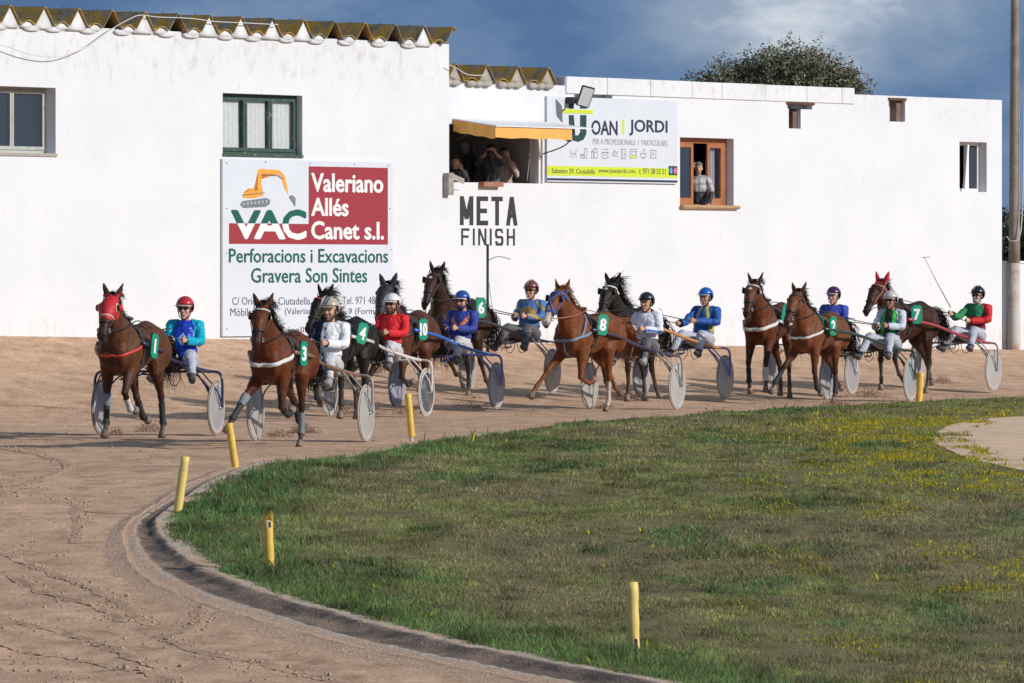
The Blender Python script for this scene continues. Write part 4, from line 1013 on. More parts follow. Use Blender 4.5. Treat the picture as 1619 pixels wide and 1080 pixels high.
# --- yellow marker posts along the infield edge ------------------------------------
M_YP = mat('yellow_plastic', (.74,.48,.085), .6, var=.16, vscale=6, dirt=((.42,.32,.19), 14, .56, .72))
M_YP2 = mat('faded_yellow_plastic', (.74,.56,.17), .5, var=.08, vscale=6, dirt=((.45,.34,.22), 12, .57, .72))
M_IN = mat('post_core', (.55,.52,.47), .8)
def post(x0, y0, x1, y1, wpx, m_, label, kind):
    g_ = hit(x1, y1); s_ = g_.y/F; z0 = infield_h(np.array([g_.x]), np.array([g_.y]))[0] if inside(np.array([g_.x]), np.array([g_.y]), poly)[0] else g_.z
    o = empty('marker_post', (g_.x, g_.y, z0-.03), 0, label, 'post', 'yellow marker posts along the infield')
    hgt = (y1-y0)*s_+.03; dx = (x0-x1)*s_; r_ = wpx*s_/2*1.22
    bm = bmesh.new(); n_ = 14; K = 9
    low = .14 if kind == 'stem' else 0
    pts = [(dx*(low+(1-low)*k/K), 0, hgt*(low+(1-low)*k/K)) for k in range(K+1)]
    rings = loft(bm, pts, [r_*(1+.05*math.sin(k*1.7+x0)) for k in range(K+1)], n=n_, side=(1,0,0), cap=False)
    if kind == 'broken':
        for k, v in enumerate(rings[-1]): v.co.z += .04*math.sin(k*.9+.5)+.012*math.sin(k*3.3)
        for k, v in enumerate(rings[-2]): v.co.z += .006*math.sin(k*3.3)
        bmesh.ops.delete(bm, geom=[v for k, v in enumerate(rings[-1]) if k in (10,11,12)], context='VERTS')
        bmesh.ops.delete(bm, geom=[v for k, v in enumerate(rings[-2]) if k in (10,11)], context='VERTS')
    elif kind == 'split':
        bmesh.ops.delete(bm, geom=[rings[0][11], rings[1][11]], context='VERTS')
        for v in rings[0]:
            if v.is_valid: v.co.x += .05 if v.co.x > 0 else 0
        bm.faces.new(rings[-1])
    else: bm.faces.new(rings[-1])
    link('post_sleeve', bm, m_, o)
    bm = bmesh.new(); loft(bm, [(0,0,-.15),(dx*(.9 if kind == 'broken' else .5),0,hgt*(.9 if kind == 'broken' else .5))], [r_*.55]*2, n=8, side=(1,0,0)); link('core', bm, M_IN, o)
    if kind == 'split':
        bm = bmesh.new(); loft(bm, [(dx*.46,0,hgt*.46),(dx*.475,0,hgt*.475)], [r_*1.03]*2, n=14, side=(1,0,0)); link('seam', bm, M_LIN, o)
post(1000, 927, 1003, 1036, 14.5, M_YP2, 'nearest yellow post with dark seam and split foot, lower right in the grass', 'split')
post(423, 818, 427, 907, 12.5, M_YP, 'yellow post with broken jagged top in the grass', 'broken')
post(293, 727, 280, 815, 11.5, M_YP2, 'pale yellow post leaning right on the left tip of the grass', 'plain')
post(362, 669, 373, 740, 9.5, M_YP, 'yellow post leaning left in front of the near sulky wheel', 'plain')
post(645, 623, 652, 698, 8.5, M_YP, 'yellow post on a thin grey stem between two sulky wheels', 'stem')
post(1456, 589, 1453, 634, 8.5, M_YP, 'distant yellow post beside the right-hand sulky wheel', 'plain')
# ================================================================== HORSES, DRIVERS, SULKIES
def rotz(p, c, a):
    s_, c_ = math.sin(a), math.cos(a); x, y = p.x-c[0], p.y-c[1]; return Vector((c[0]+x*c_-y*s_, c[1]+x*s_+y*c_, p.z))
def sstep(x): x = min(max(x, 0), 1); return x*x*(3-2*x)
M_HORSE = mat('horse_coat', rough=.55, attr=True, var=.35, vscale=6, spec=.22, bump=.045, bscale=6)
_t = M_HORSE.node_tree; _b = _t.nodes['Principled BSDF']; 
M_HAIR = mat('horse_hair', rough=.6, attr=True, spec=.3)
M_HOOF = mat('hoof_horn', (.12,.095,.075), .7, var=.3, vscale=20, dirt=((.33,.24,.18), 12, .45, .6))
M_EYE = mat('eye', (.01,.008,.006), .08, spec=.8)
M_LEA = mat('black_leather', (.022,.020,.020), .5, spec=.5)
def plain(nm, col, rough=.6, **k): return mat(nm, col, rough, **k)

def leg_front(s, FA, CA, PA, spread=0, dx=0):
    S_ = lambda a: math.sin(R(a)); C_ = lambda a: math.cos(R(a))
    E = Vector((.50+dx, s*.165, .97)); K = E+Vector((S_(FA), 0, -C_(FA)))*.42; Fe = K+Vector((S_(CA), 0, -C_(CA)))*.31; Pa = Fe+Vector((S_(PA), 0, -C_(PA)))*.13; Ho = Pa+Vector((S_(PA), 0, -C_(PA)))*.085
    for i, p in enumerate((K, Fe, Pa, Ho)): p.y += s*spread*(.45, .8, .95, 1)[i]
    Sh = Vector((.60, s*.15, 1.22)); return Sh, E, K, Fe, Pa, Ho
def leg_hind(s, TA, GA, CA, PA, spread=0):
    S_ = lambda a: math.sin(R(a)); C_ = lambda a: math.cos(R(a))
    Hp = Vector((-.60, s*.135, 1.26)); St = Hp+Vector((S_(TA), 0, -C_(TA)))*.36; Hk = St+Vector((S_(GA), 0, -C_(GA)))*.43; Fe = Hk+Vector((S_(CA), 0, -C_(CA)))*.37; Pa = Fe+Vector((S_(PA), 0, -C_(PA)))*.12; Ho = Pa+Vector((S_(PA), 0, -C_(PA)))*.085
    St.y += s*.03
    for i, p in enumerate((Hk, Fe, Pa, Ho)): p.y += s*spread*(.4, .8, .95, 1)[i]
    return Hp, St, Hk, Fe, Pa, Ho

def make_horse(D):
    root = empty('horse', (0,0,0), 0, D['label'], 'horse', 'harness horses racing on the track')
    ny_, hy_, hp_ = R(D.get('neck', 0)), R(D.get('head', 0)), R(D.get('nod', -13)); up = D.get('raise', 0)
    def xf(p):
        p = Vector(p); w = sstep((p.x-.42)/.5)*sstep((p.z-1.1)/.35)
        p.z += up*w; p.x -= up*w*.5
        return rotz(p, (.48, 0), ny_*w)
    PX, PZ = 1.02, 1.85
    def xh(p):
        p = Vector(p); x, z = (p.x-.90)*1.10, (p.z-1.88)*1.08; p.y *= 1.24; c_, s_ = math.cos(hp_), math.sin(hp_); p = Vector((PX+x*c_+z*s_, p.y, PZ-x*s_+z*c_))
        return xf(rotz(p, (PX, 0), hy_))
    sp = []; bm = bmesh.new()
    T = [(-.95,1.22,.07,.10),(-.90,1.24,.17,.20),(-.76,1.265,.255,.265),(-.55,1.285,.285,.29),(-.30,1.27,.265,.275),(-.05,1.225,.272,.305),(.18,1.20,.268,.335),(.38,1.215,.25,.35),(.56,1.19,.245,.32),(.70,1.15,.205,.26),(.80,1.13,.13,.17)]
    loft(bm, [(x,0,z) for x,z,_,_ in T], [(a,b_) for _,_,a,b_ in T], n=28, side=(0,1,0), samp=sp, tagname='trunk')
    ell(bm, (.30,0,1.47), (.30,.085,.13)); ell(bm, (-.55,0,1.50), (.26,.12,.085))
    for s in (-1, 1):
        ell(bm, (.70,s*.10,1.17), (.13,.11,.20), samp=sp, tagname='trunk'); ell(bm, (.50,s*.175,1.22), (.16,.118,.25), rot=Matrix.Rotation(R(-18),3,'Y'), samp=sp, tagname='trunk')
        ell(bm, (-.68,s*.165,1.18), (.19,.155,.27), samp=sp, tagname='trunk'); ell(bm, (.44,s*.17,1.0), (.13,.085,.15))
    # neck and head
    Nk = [((.40,0,1.27),(.22,.34)),((.58,0,1.38),(.19,.315)),((.74,0,1.51),(.145,.25)),((.87,0,1.65),(.115,.195)),((.965,0,1.78),(.10,.155)),((1.02,0,1.88),(.07,.09))]
    loft(bm, [p for p,_ in Nk], [r for _,r in Nk], n=20, xf=xf, samp=sp, tagname='neck')
    Hd = [((.86,0,1.93),(.055,.06)),((.915,0,1.885),(.082,.085)),((.98,0,1.80),(.098,.115)),((1.035,0,1.71),(.088,.118)),((1.085,0,1.61),(.066,.088)),((1.125,0,1.52),(.052,.066)),((1.16,0,1.44),(.053,.060)),((1.18,0,1.385),(.050,.055)),((1.185,0,1.355),(.034,.038))]
    loft(bm, [p for p,_ in Hd], [r for _,r in Hd], n=18, xf=xh, samp=sp, tagname=['head']*4+['muzzle']*4)
    for s in (-1, 1):
        ell(bm, (.945,s*.062,1.74), (.075,.035,.095), xf=xh)                  # cheek
        ell(bm, (1.035,s*.083,1.80), (.035,.020,.026), xf=xh)                 # brow
        ell(bm, (1.205,s*.034,1.405), (.022,.018,.026), xf=xh)                # nostril rim
        loft(bm, [(.885,s*.042,1.94),(.885,s*.066,2.0),(.89,s*.092,2.065),(.895,s*.112,2.13)], [(.030,.026),(.038,.028),(.027,.020),(.008,.008)], n=8, xf=xh, samp=sp, tagname='ear')
    ell(bm, (1.135,0,1.355), (.035,.03,.025), xf=xh)                          # lower lip
    joints = {}
    for nm, s in (('FR', -1), ('FL', 1)):
        Sh, E, K, Fe, Pa, Ho = J = leg_front(s, *D['pose'][nm]); joints[nm] = J; v = E.lerp
        pts = [Sh, E, E.lerp(K,.35), E.lerp(K,.8), K, K.lerp(Fe,.2), K.lerp(Fe,.6), K.lerp(Fe,.88), Fe, Fe.lerp(Pa,.55), Pa]
        rr = [(.10,.16),(.098,.135),(.080,.094),(.050,.055),(.051,.056),(.038,.042),(.030,.036),(.033,.039),(.042,.046),(.032,.034),(.042,.044)]
        loft(bm, pts, rr, n=12, samp=sp, tagname=['up']*3+['knee']*2+['cannon_'+nm]*3+['past_'+nm]*3)
    for nm, s in (('HR', -1), ('HL', 1)):
        Hp, St, Hk, Fe, Pa, Ho = J = leg_hind(s, *D['pose'][nm]); joints[nm] = J
        pts = [Hp, Hp.lerp(St,.6), St, St.lerp(Hk,.4), St.lerp(Hk,.82), Hk, Hk.lerp(Fe,.18), Hk.lerp(Fe,.6), Hk.lerp(Fe,.88), Fe, Fe.lerp(Pa,.55), Pa]
        rr = [(.13,.19),(.125,.18),(.105,.145),(.072,.095),(.044,.055),(.050,.062),(.038,.046),(.032,.037),(.034,.040),(.043,.047),(.032,.034),(.042,.044)]
        loft(bm, pts, rr, n=12, samp=sp, tagname=['up']*4+['knee']*2+['cannon_'+nm]*3+['past_'+nm]*3)
        back = Hk+(Hk-St).normalized()*.015+Vector((-.045,0,.02)); ell(bm, back, (.028,.022,.035))
    low = min(j[5].z for j in joints.values()); dz = -low+D.get('lift', 0)
    me = fuse(bm, .0155, 2); me.name = 'body'
    nv = [v.normal.copy() for v in me.vertices]
    for v, n_ in zip(me.vertices, nv):
        if v.co.z > .8: p_ = Vector((v.co.x*1.0, abs(v.co.y), v.co.z*.7+n))*6.5 if False else Vector((v.co.x, abs(v.co.y)*.8, v.co.z*.55))*7; v.co += n_*(.009*noise.noise(p_+Vector((D['n']*3.1,0,0)))+.004*noise.noise(p_*2.6))
    co, tg = vtags(me, sp)
    base = np.array(D['coat']); dark = np.array(D.get('points', (.018,.014,.012)))
    n = len(co); c = np.tile(base, (n, 1)); w = np.zeros(n)
    isl = np.array([('cannon' in t_ or 'past' in t_) for t_ in tg]); w[isl] = 1; w[tg == 'knee'] = .75; w[tg == 'muzzle'] = .55; w[tg == 'ear'] = .45
    up_ = (tg == 'up'); w[up_] = np.clip((.95-co[up_,2])*1.6, 0, .5)
    w *= D.get('pt', 1.0)
    if D.get('pale_belly'): k_ = (tg == 'trunk'); c[k_] = c[k_]*(1+.25*np.clip((1.15-co[k_,2])*3, 0, 1))[:,None]
    c = c*(1-w[:,None])+dark*w[:,None]
    for nm in D.get('socks', ()):
        k_ = np.array([t_ in ('past_'+nm, 'cannon_'+nm) for t_ in tg]); c[k_] = (.50,.44,.38)
    blz = D.get('blaze')
    if blz:
        inv = [xh(Vector((1.065,0,1.80))), xh(Vector((1.125,0,1.70))), xh(Vector((1.175,0,1.58))), xh(Vector((1.215,0,1.45)))]
        rad_ = {'star': [.032,0,0,0], 'strip': [.030,.02,.016,.03], 'blaze': [.034,.030,.028,.06], 'nose': [.0,.0,.03,.075]}[blz]
        for i, p in enumerate(inv):
            q_ = inv[min(i+1, 3)]
            for f in (0, .25, .5, .75):
                pp = np.array(p.lerp(q_, f)); r_ = rad_[i]*(1-f)+rad_[min(i+1,3)]*f
                if r_ > .012: d_ = np.linalg.norm(co-pp, axis=1); k_ = d_ < r_+.022; c[k_ & ((tg == 'head') | (tg == 'muzzle'))] = (.55,.50,.45)
    # dust kicked up on lower legs and belly
    dn_ = np.array([noise.noise(Vector(p)*9) for p in co[::1]]) if n < 90000 else np.zeros(n)
    dd = np.clip((.55-co[:,2]-low)*1.1, 0, .45)*np.clip(.6+dn_, 0, 1); c = c*(1-dd[:,None])+np.array((.30,.21,.155))*dd[:,None]
    setcol(me, c); body = link('body', me, M_HORSE, root)
    off = Vector((0,0,dz)); bvh = BVHTree.FromPolygons([v.co.copy() for v in me.vertices], [tuple(p.vertices) for p in me.polygons])
    def snap(p, o_=.008):
        l, nn, _, _ = bvh.find_nearest(Vector(p)); return (l+nn*o_, nn) if l is not None else (Vector(p), Vector((0,0,1)))
    def strap(name, P, width, m_, o_=.009, k=5, closed=False, parent=None, snapit=True):
        Q = curve_pts(P, k); R_ = [snap(p, o_) if snapit else (p, Vector((0,0,1))) for p in Q]; bm = bmesh.new(); L = []
        for i, (p, nn) in enumerate(R_):
            T_ = (R_[min(i+1, len(R_)-1)][0]-R_[max(i-1, 0)][0]); T_.normalize() if T_.length else None
            B_ = T_.cross(nn); B_.normalize() if B_.length > 1e-6 else None
            L.append((bm.verts.new(p+B_*width/2+nn*.001), bm.verts.new(p+nn*.004), bm.verts.new(p-B_*width/2+nn*.001), bm.verts.new(p-B_*width/2-nn*.008), bm.verts.new(p+B_*width/2-nn*.008)))
        for i in range(len(L)-1):
            for a in range(5): bm.faces.new((L[i][a], L[i][(a+1)%5], L[i+1][(a+1)%5], L[i+1][a]))
        bm.faces.new(L[0]); bm.faces.new(L[-1][::-1])
        return link(name, bm, m_, parent or root)
    # hooves, boots, hood
    for nm, J in joints.items():
        Pa, Ho = J[4], J[5]; d = (Ho-Pa).normalized(); bm = bmesh.new()
        loft(bm, [Pa-d*.015, Pa+d*.03, Ho], [.042,.048,.058], n=14); link('hoof', bm, M_HOOF, root)
    for nm, col in D.get('boots', {}).items():
        sel = np.array([t_ == 'cannon_'+nm for t_ in tg]); s_me = shell(me, sel, .011, .004); link('leg_boot', s_me, plain('boot_%s' % col, {'black': (.03,.032,.036), 'white': (.55,.54,.52), 'grey': (.16,.17,.19)}[col], .7, var=.15), root)
        if nm in D.get('kneeboots', ()): 
            K = joints[nm][2]; sel = np.array([(Vector(p)-K).length < .10 and t_ in ('knee','cannon_'+nm,'up') for p, t_ in zip(co, tg)]); link('knee_boot', shell(me, sel, .014, .004), plain('knee_pad_grey', (.20,.22,.26), .7), root)
    hood = D.get('hood')
    if hood:
        eyes = [xh(Vector((1.02, s*.095, 1.785))) for s in (-1, 1)]
        keep = np.array([t_ in (('head','ear','muzzle') if D.get('hoodfull') else ('head',)) for t_ in tg])
        if not D.get('hoodfull'): keep |= (tg == 'ear') & (co[:,2] < xh(Vector((.885,0,1.99))).z)
        lim = xh(Vector((1.13,0,1.50))).z; keep &= co[:,2] > (lim if D.get('hoodfull') else xh(Vector((1.1,0,1.61))).z)
        if not D.get('hoodfull'):
            for e_ in eyes: keep &= np.linalg.norm(co-np.array(e_), axis=1) > .045
        hm = plain('hood_'+D['hood'], {'red': (.50,.018,.022), 'black': (.022,.025,.030)}[hood], .6, var=.1, bump=.004, bscale=30)
        link('hood', shell(me, keep, .010, .002), hm, root)
        if not D.get('hoodfull'):
            for s in (-1, 1):
                e_ = xh(Vector((1.02, s*.095, 1.785))); bm = bmesh.new(); P = [Vector((math.cos(a)*.05, 0, math.sin(a)*.05)) for a in np.linspace(0, 2*math.pi, 15)]
                tube(bm, [xh(Vector((1.02+p.x*.9+.0, s*(.098), 1.785+p.z))) for p in P], .010, n=6, k=1); link('hood_piping', bm, plain('cream_piping', (.60,.50,.36), .7), root)
                if s < 0 or True:
                    bm = bmesh.new(); ell(bm, xh(Vector((.99, s*.125, 1.79))), (.045,.035,.05), n=10); link('eye_cup', bm, hm, root)
            strap('hood_piping', [xh(Vector(p)) for p in ((1.0,-.14,1.60),(1.14,-.08,1.66),(1.19,0,1.67),(1.14,.08,1.66),(1.0,.14,1.60))], .018, plain('cream_piping', (.60,.50,.36), .7), .014)
    ec = D.get('ears')
    if ec:
        sel = (tg == 'ear') | ((tg == 'head') & (co[:,2] > xh(Vector((.9,0,1.93))).z)); link('ear_cover', shell(me, sel, .009), plain('ear_'+ec, (.62,.025,.05), .7), root)
    for s in (-1, 1):
        bm = bmesh.new(); ell(bm, xh(Vector((1.028, s*.088, 1.783))), (.021,.015,.019), n=10); link('eye', bm, M_EYE, root)
        bm = bmesh.new(); ell(bm, xh(Vector((1.222, s*.036, 1.403))), (.010,.009,.016), n=8); link('nostril', bm, M_EYE, root)
    # bridle
    bc = D.get('bridle', M_LEA); nb = D.get('noseband', bc)
    def ring(z_, x_, rr_, m_, wd, nm, tilt=.25):
        P = [xh(Vector((x_+math.cos(a)*rr_, math.sin(a)*rr_, z_+math.cos(a)*rr_*tilt))) for a in np.linspace(0, 2*math.pi, 17)]
        strap(nm, P, wd, m_, .012 if not hood else .016, k=2)
    ring(1.56, 1.09, .16, nb, .024, 'noseband'); 
    if not hood or D.get('hoodfull'): ring(1.885, .97, .16, D.get('browband', bc), .03, 'browband', .5)
    for s in (-1, 1):
        strap('cheekpiece', [xh(Vector(p)) for p in ((.90,s*.14,1.94),(.975,s*.15,1.80),(1.06,s*.14,1.66),(1.11,s*.12,1.50))], .020, bc, .012 if not hood else .015)
        bm = bmesh.new(); c_ = xh(Vector((1.135, s*.066, 1.47))); tube(bm, [c_+Vector((math.cos(a)*.034, 0, math.sin(a)*.034)) for a in np.linspace(0, 2*math.pi, 13)], .006, n=6, k=1); link('bit_ring', bm, plain('steel', (.5,.5,.52), .3, metal=.9), root)
        if D.get('blinkers'):
            bm = bmesh.new(); c_ = Vector((1.015, s*.125, 1.80)); c_.y = s*.088; vs = [xh(c_+Vector((dx_, s*(.0+.030*(1 if dx_ > 0 else 0)), dz_))) for dx_, dz_ in ((-.055,-.045),(.035,-.05),(.05,0),(.035,.05),(-.055,.045))]
            w2 = [v+Vector((0,s*.008,0)) for v in vs]; A = [bm.verts.new(v) for v in vs]; B_ = [bm.verts.new(v) for v in w2]; bm.faces.new(A); bm.faces.new(B_[::-1])
            for k in range(5): bm.faces.new((A[k], A[(k+1)%5], B_[(k+1)%5], B_[k]))
            link('blinker', bm, D.get('blinkm', M_LEA), root)
    if D.get('roper'):                            # diagonal straps across the face
        strap('face_strap', [xh(Vector(p)) for p in ((1.10,-.12,1.52),(1.19,-.05,1.66),(1.15,.03,1.80),(1.0,.10,1.93))], .022, bc, .013)
        strap('face_strap', [xh(Vector(p)) for p in ((1.10,.12,1.52),(1.19,.05,1.66),(1.15,-.03,1.80),(1.0,-.10,1.93))], .022, bc, .013)
    # saddle pad, girth, breast collar, back strap
    sel = (tg == 'trunk') & (co[:,0] > .12) & (co[:,0] < .40) & (co[:,2] > 1.36); link('saddle_pad', shell(me, sel, .022, .004), D.get('padm', plain('pad_black', (.03,.03,.033), .8, bump=.005, bscale=25)), root)
    ga = np.linspace(-math.pi/2-2.9, -math.pi/2+2.9, 20)
    strap('girth', [Vector((.27, math.cos(a)*.45, 1.2+math.sin(a)*.5)) for a in np.linspace(R(60), R(60)-2*math.pi+R(-60), 22)], .06, M_LEA, .026 if False else .012, k=2)
    bm = bmesh.new(); top_, _ = snap(Vector((.27,0,1.75)), .03); box(bm, top_, (.10,.22,.05)); bmesh.ops.bevel(bm, geom=bm.edges[:], offset=.015, segments=2, affect='EDGES')
    tube(bm, [top_+Vector((.02,0,0)), top_+Vector((.03,0,.07))], .012, n=6); link('saddle', bm, M_LEA, root)
    cm_ = D.get('collar', M_LEA); cw = D.get('collarw', .05)
    strap('breast_collar', [Vector(p) for p in ((.28,-.34,1.30),(.45,-.36,1.26),(.66,-.30,1.20),(.84,-.16,1.14),(.90,0,1.12),(.84,.16,1.14),(.66,.30,1.20),(.45,.36,1.26),(.28,.34,1.30))], cw, cm_, .014)
    if D.get('yoke'):
        strap('yoke_strap', [Vector((.88,0,1.10)), Vector((.84,0,1.0)), Vector((.6,0,.86)), Vector((.3,0,.82))], .035, cm_, .012)
        for s in (-1,1): strap('yoke_strap', [xf(Vector(p)) for p in ((.38,s*.25,1.60),(.60,s*.30,1.42),(.72,s*.30,1.22))], .03, cm_, .012)
    strap('back_strap', [Vector(p) for p in ((.25,.0,1.8),(-.1,0,1.7),(-.5,0,1.75),(-.85,0,1.6),(-.97,0,1.35))], .03, M_LEA, .008)
    for s in (-1, 1): strap('hip_strap', [Vector((-.1,0,1.7)), Vector((-.15,s*.3,1.5)), Vector((-.20,s*.4,1.2))], .022, M_LEA, .008)
    # check rein from saddle to poll
    bm = bmesh.new(); pt = xf(Vector((1.0,0,2.0))); l_, _ = snap(pt, .012); tube(bm, [top_+Vector((.03,0,.07)), (top_+l_)/2+Vector((0,0,.10)), l_], .008, n=5); link('check_rein', bm, M_LEA, root)
    # mane, forelock, tail: many thin locks
    hc = np.array(D.get('hair', (.014,.011,.010))); wind = D.get('wind', 1.0)
    def locks(name, roots, width, seg=5):
        V, F_, CC = [], [], []; rr = random.Random(D['n']*13+5)
        for (p, d0, d1, L) in roots:
            p = Vector(p); pos = p.copy(); w0 = width*rr.uniform(.6,1.4); sd = d0.cross(Vector((rr.uniform(-1,1), rr.uniform(-1,1), rr.uniform(-1,1)))).normalized(); i0 = len(V); t_ = rr.uniform(.7,1.5)
            for k in range(seg+1):
                f = k/seg; d = d0.lerp(d1, min(1, f*1.4)).normalized(); wq = w0*(1-f)**.7+.0012
                V += [tuple(pos-sd*wq), tuple(pos+sd*wq)]; CC += [hc*t_]*2; pos = pos+d*(L/seg)+Vector((rr.gauss(0,1), rr.gauss(0,1), rr.gauss(0,1)))*L*.03
            for k in range(seg): F_.append((i0+2*k, i0+2*k+1, i0+2*k+3, i0+2*k+2))
        o = tri_mesh(name, V, F_, M_HAIR, np.array(CC), smooth=True); o.parent = root; return o
    rr = random.Random(D['n']); side = D.get('maneside', 1); roots = []
    crest = curve_pts([(.30,0,1.60),(.42,0,1.66),(.56,0,1.74),(.70,0,1.83),(.83,0,1.91),(.93,0,1.97),(1.0,0,1.99)], 8)
    ml = D.get('mane', .24)*.8
    for i in range(int(700*D.get('manen', 1))):
        f = rr.random()**.8; p = crest[int(f*(len(crest)-1))]; q_, nn = snap(xf(p+Vector((0, rr.uniform(-.03,.03), 0))), -.012)
        fly = rr.random() < .22*wind**2
        d0 = xf(Vector((-.3,side*.6,.9)))-xf(Vector((0,0,0))); d0 = Vector((-.7*wind, side*rr.uniform(.2,1.0), rr.uniform(-.1,.5)*wind)).normalized()
        d1 = Vector((-.9, side*rr.uniform(.1,.8), rr.uniform(-.5,.35)*wind)).normalized() if fly else Vector((-.35*wind, side*.35, -1)).normalized()
        roots.append((q_, d0, d1, ml*rr.uniform(.5,1.15)))
    if ml > .01: locks('mane', roots, .0046)
    roots = []
    if not hood:
        for i in range(70):
            q_, nn = snap(xh(Vector((.915, rr.uniform(-.035,.035), 1.97))), -.01); roots.append((q_, Vector((.6, rr.uniform(-.4,.4), .5)), Vector((.45, rr.uniform(-.5,.5), -1)), D.get('forelock', .16)*rr.uniform(.5,1.1)))
        locks('forelock', roots, .005)
    roots = []; tl = D.get('tail', .95)
    for i in range(380):
        p = Vector((-.93+rr.uniform(-.03,.02), rr.uniform(-.03,.03), 1.36+rr.uniform(-.05,.05)))
        roots.append((p, Vector((-.9, rr.uniform(-.15,.15), rr.uniform(-.1,.25))), Vector((-.26+rr.uniform(-.10,.12), D.get('tailside',0)+rr.uniform(-.09,.09), -1)), tl*rr.uniform(.6,1.1)))
    locks('tail', roots, .008, 8)
    # number plate hanging by the horse's left flank
    if D.get('num'):
        px_, py_, pz_, beta, roll = D.get('plate', (.22, .36, 1.34, 68, 0)); g_ = plain('plate_green', (.0,.26,.145), .45); w_, h_ = .20, .33
        n_ = Vector((math.cos(R(beta)), math.sin(R(beta)), 0)); Rm = Matrix((( -n_.y, n_.x, 0), (0,0,1), (n_.x, n_.y, 0))).transposed()   # columns: right, up, normal
        Rm = Rm @ Matrix.Rotation(R(roll), 3, 'Z'); c0 = Vector((px_, py_, pz_))
        M4 = Matrix.Translation(c0) @ Rm.to_4x4()
        bm = bmesh.new(); box(bm, (0,0,-.005), (w_, h_, .01)); bmesh.ops.bevel(bm, geom=[e_ for e_ in bm.edges if abs(e_.verts[0].co.z-e_.verts[1].co.z) > .005], offset=.03, segments=3, affect='EDGES')
        for v in bm.verts: v.co = M4 @ v.co
        pl_ = link('number_plate', bm, g_, root, smooth=False)
        _w = .018 if D['num'] == '1' else .055 if len(D['num']) == 1 else .075
        t_ = text_bm(D['num'], (-_w, _w, -.095, .095), 0, plain('numeral_white', (.78,.78,.78), .5), pl_, -.003, .001, 'numeral', bold=.02, heavy=.008)
        me_ = t_.data
        for v in me_.vertices: v.co = M4 @ Vector((-v.co.x if False else v.co.x, v.co.z, -v.co.y))
        bm = bmesh.new(); box(bm, (0,0,-.02), (w_*.86, h_*1.02, .016))
        for v in bm.verts: v.co = M4 @ v.co
        link('plate_backing', bm, M_LEA, root, smooth=False)
    for ch in list(root.children):
        ch.location.z += dz
    D['_xh'], D['_xf'], D['_dz'], D['_snap'] = xh, xf, dz, snap
    return root

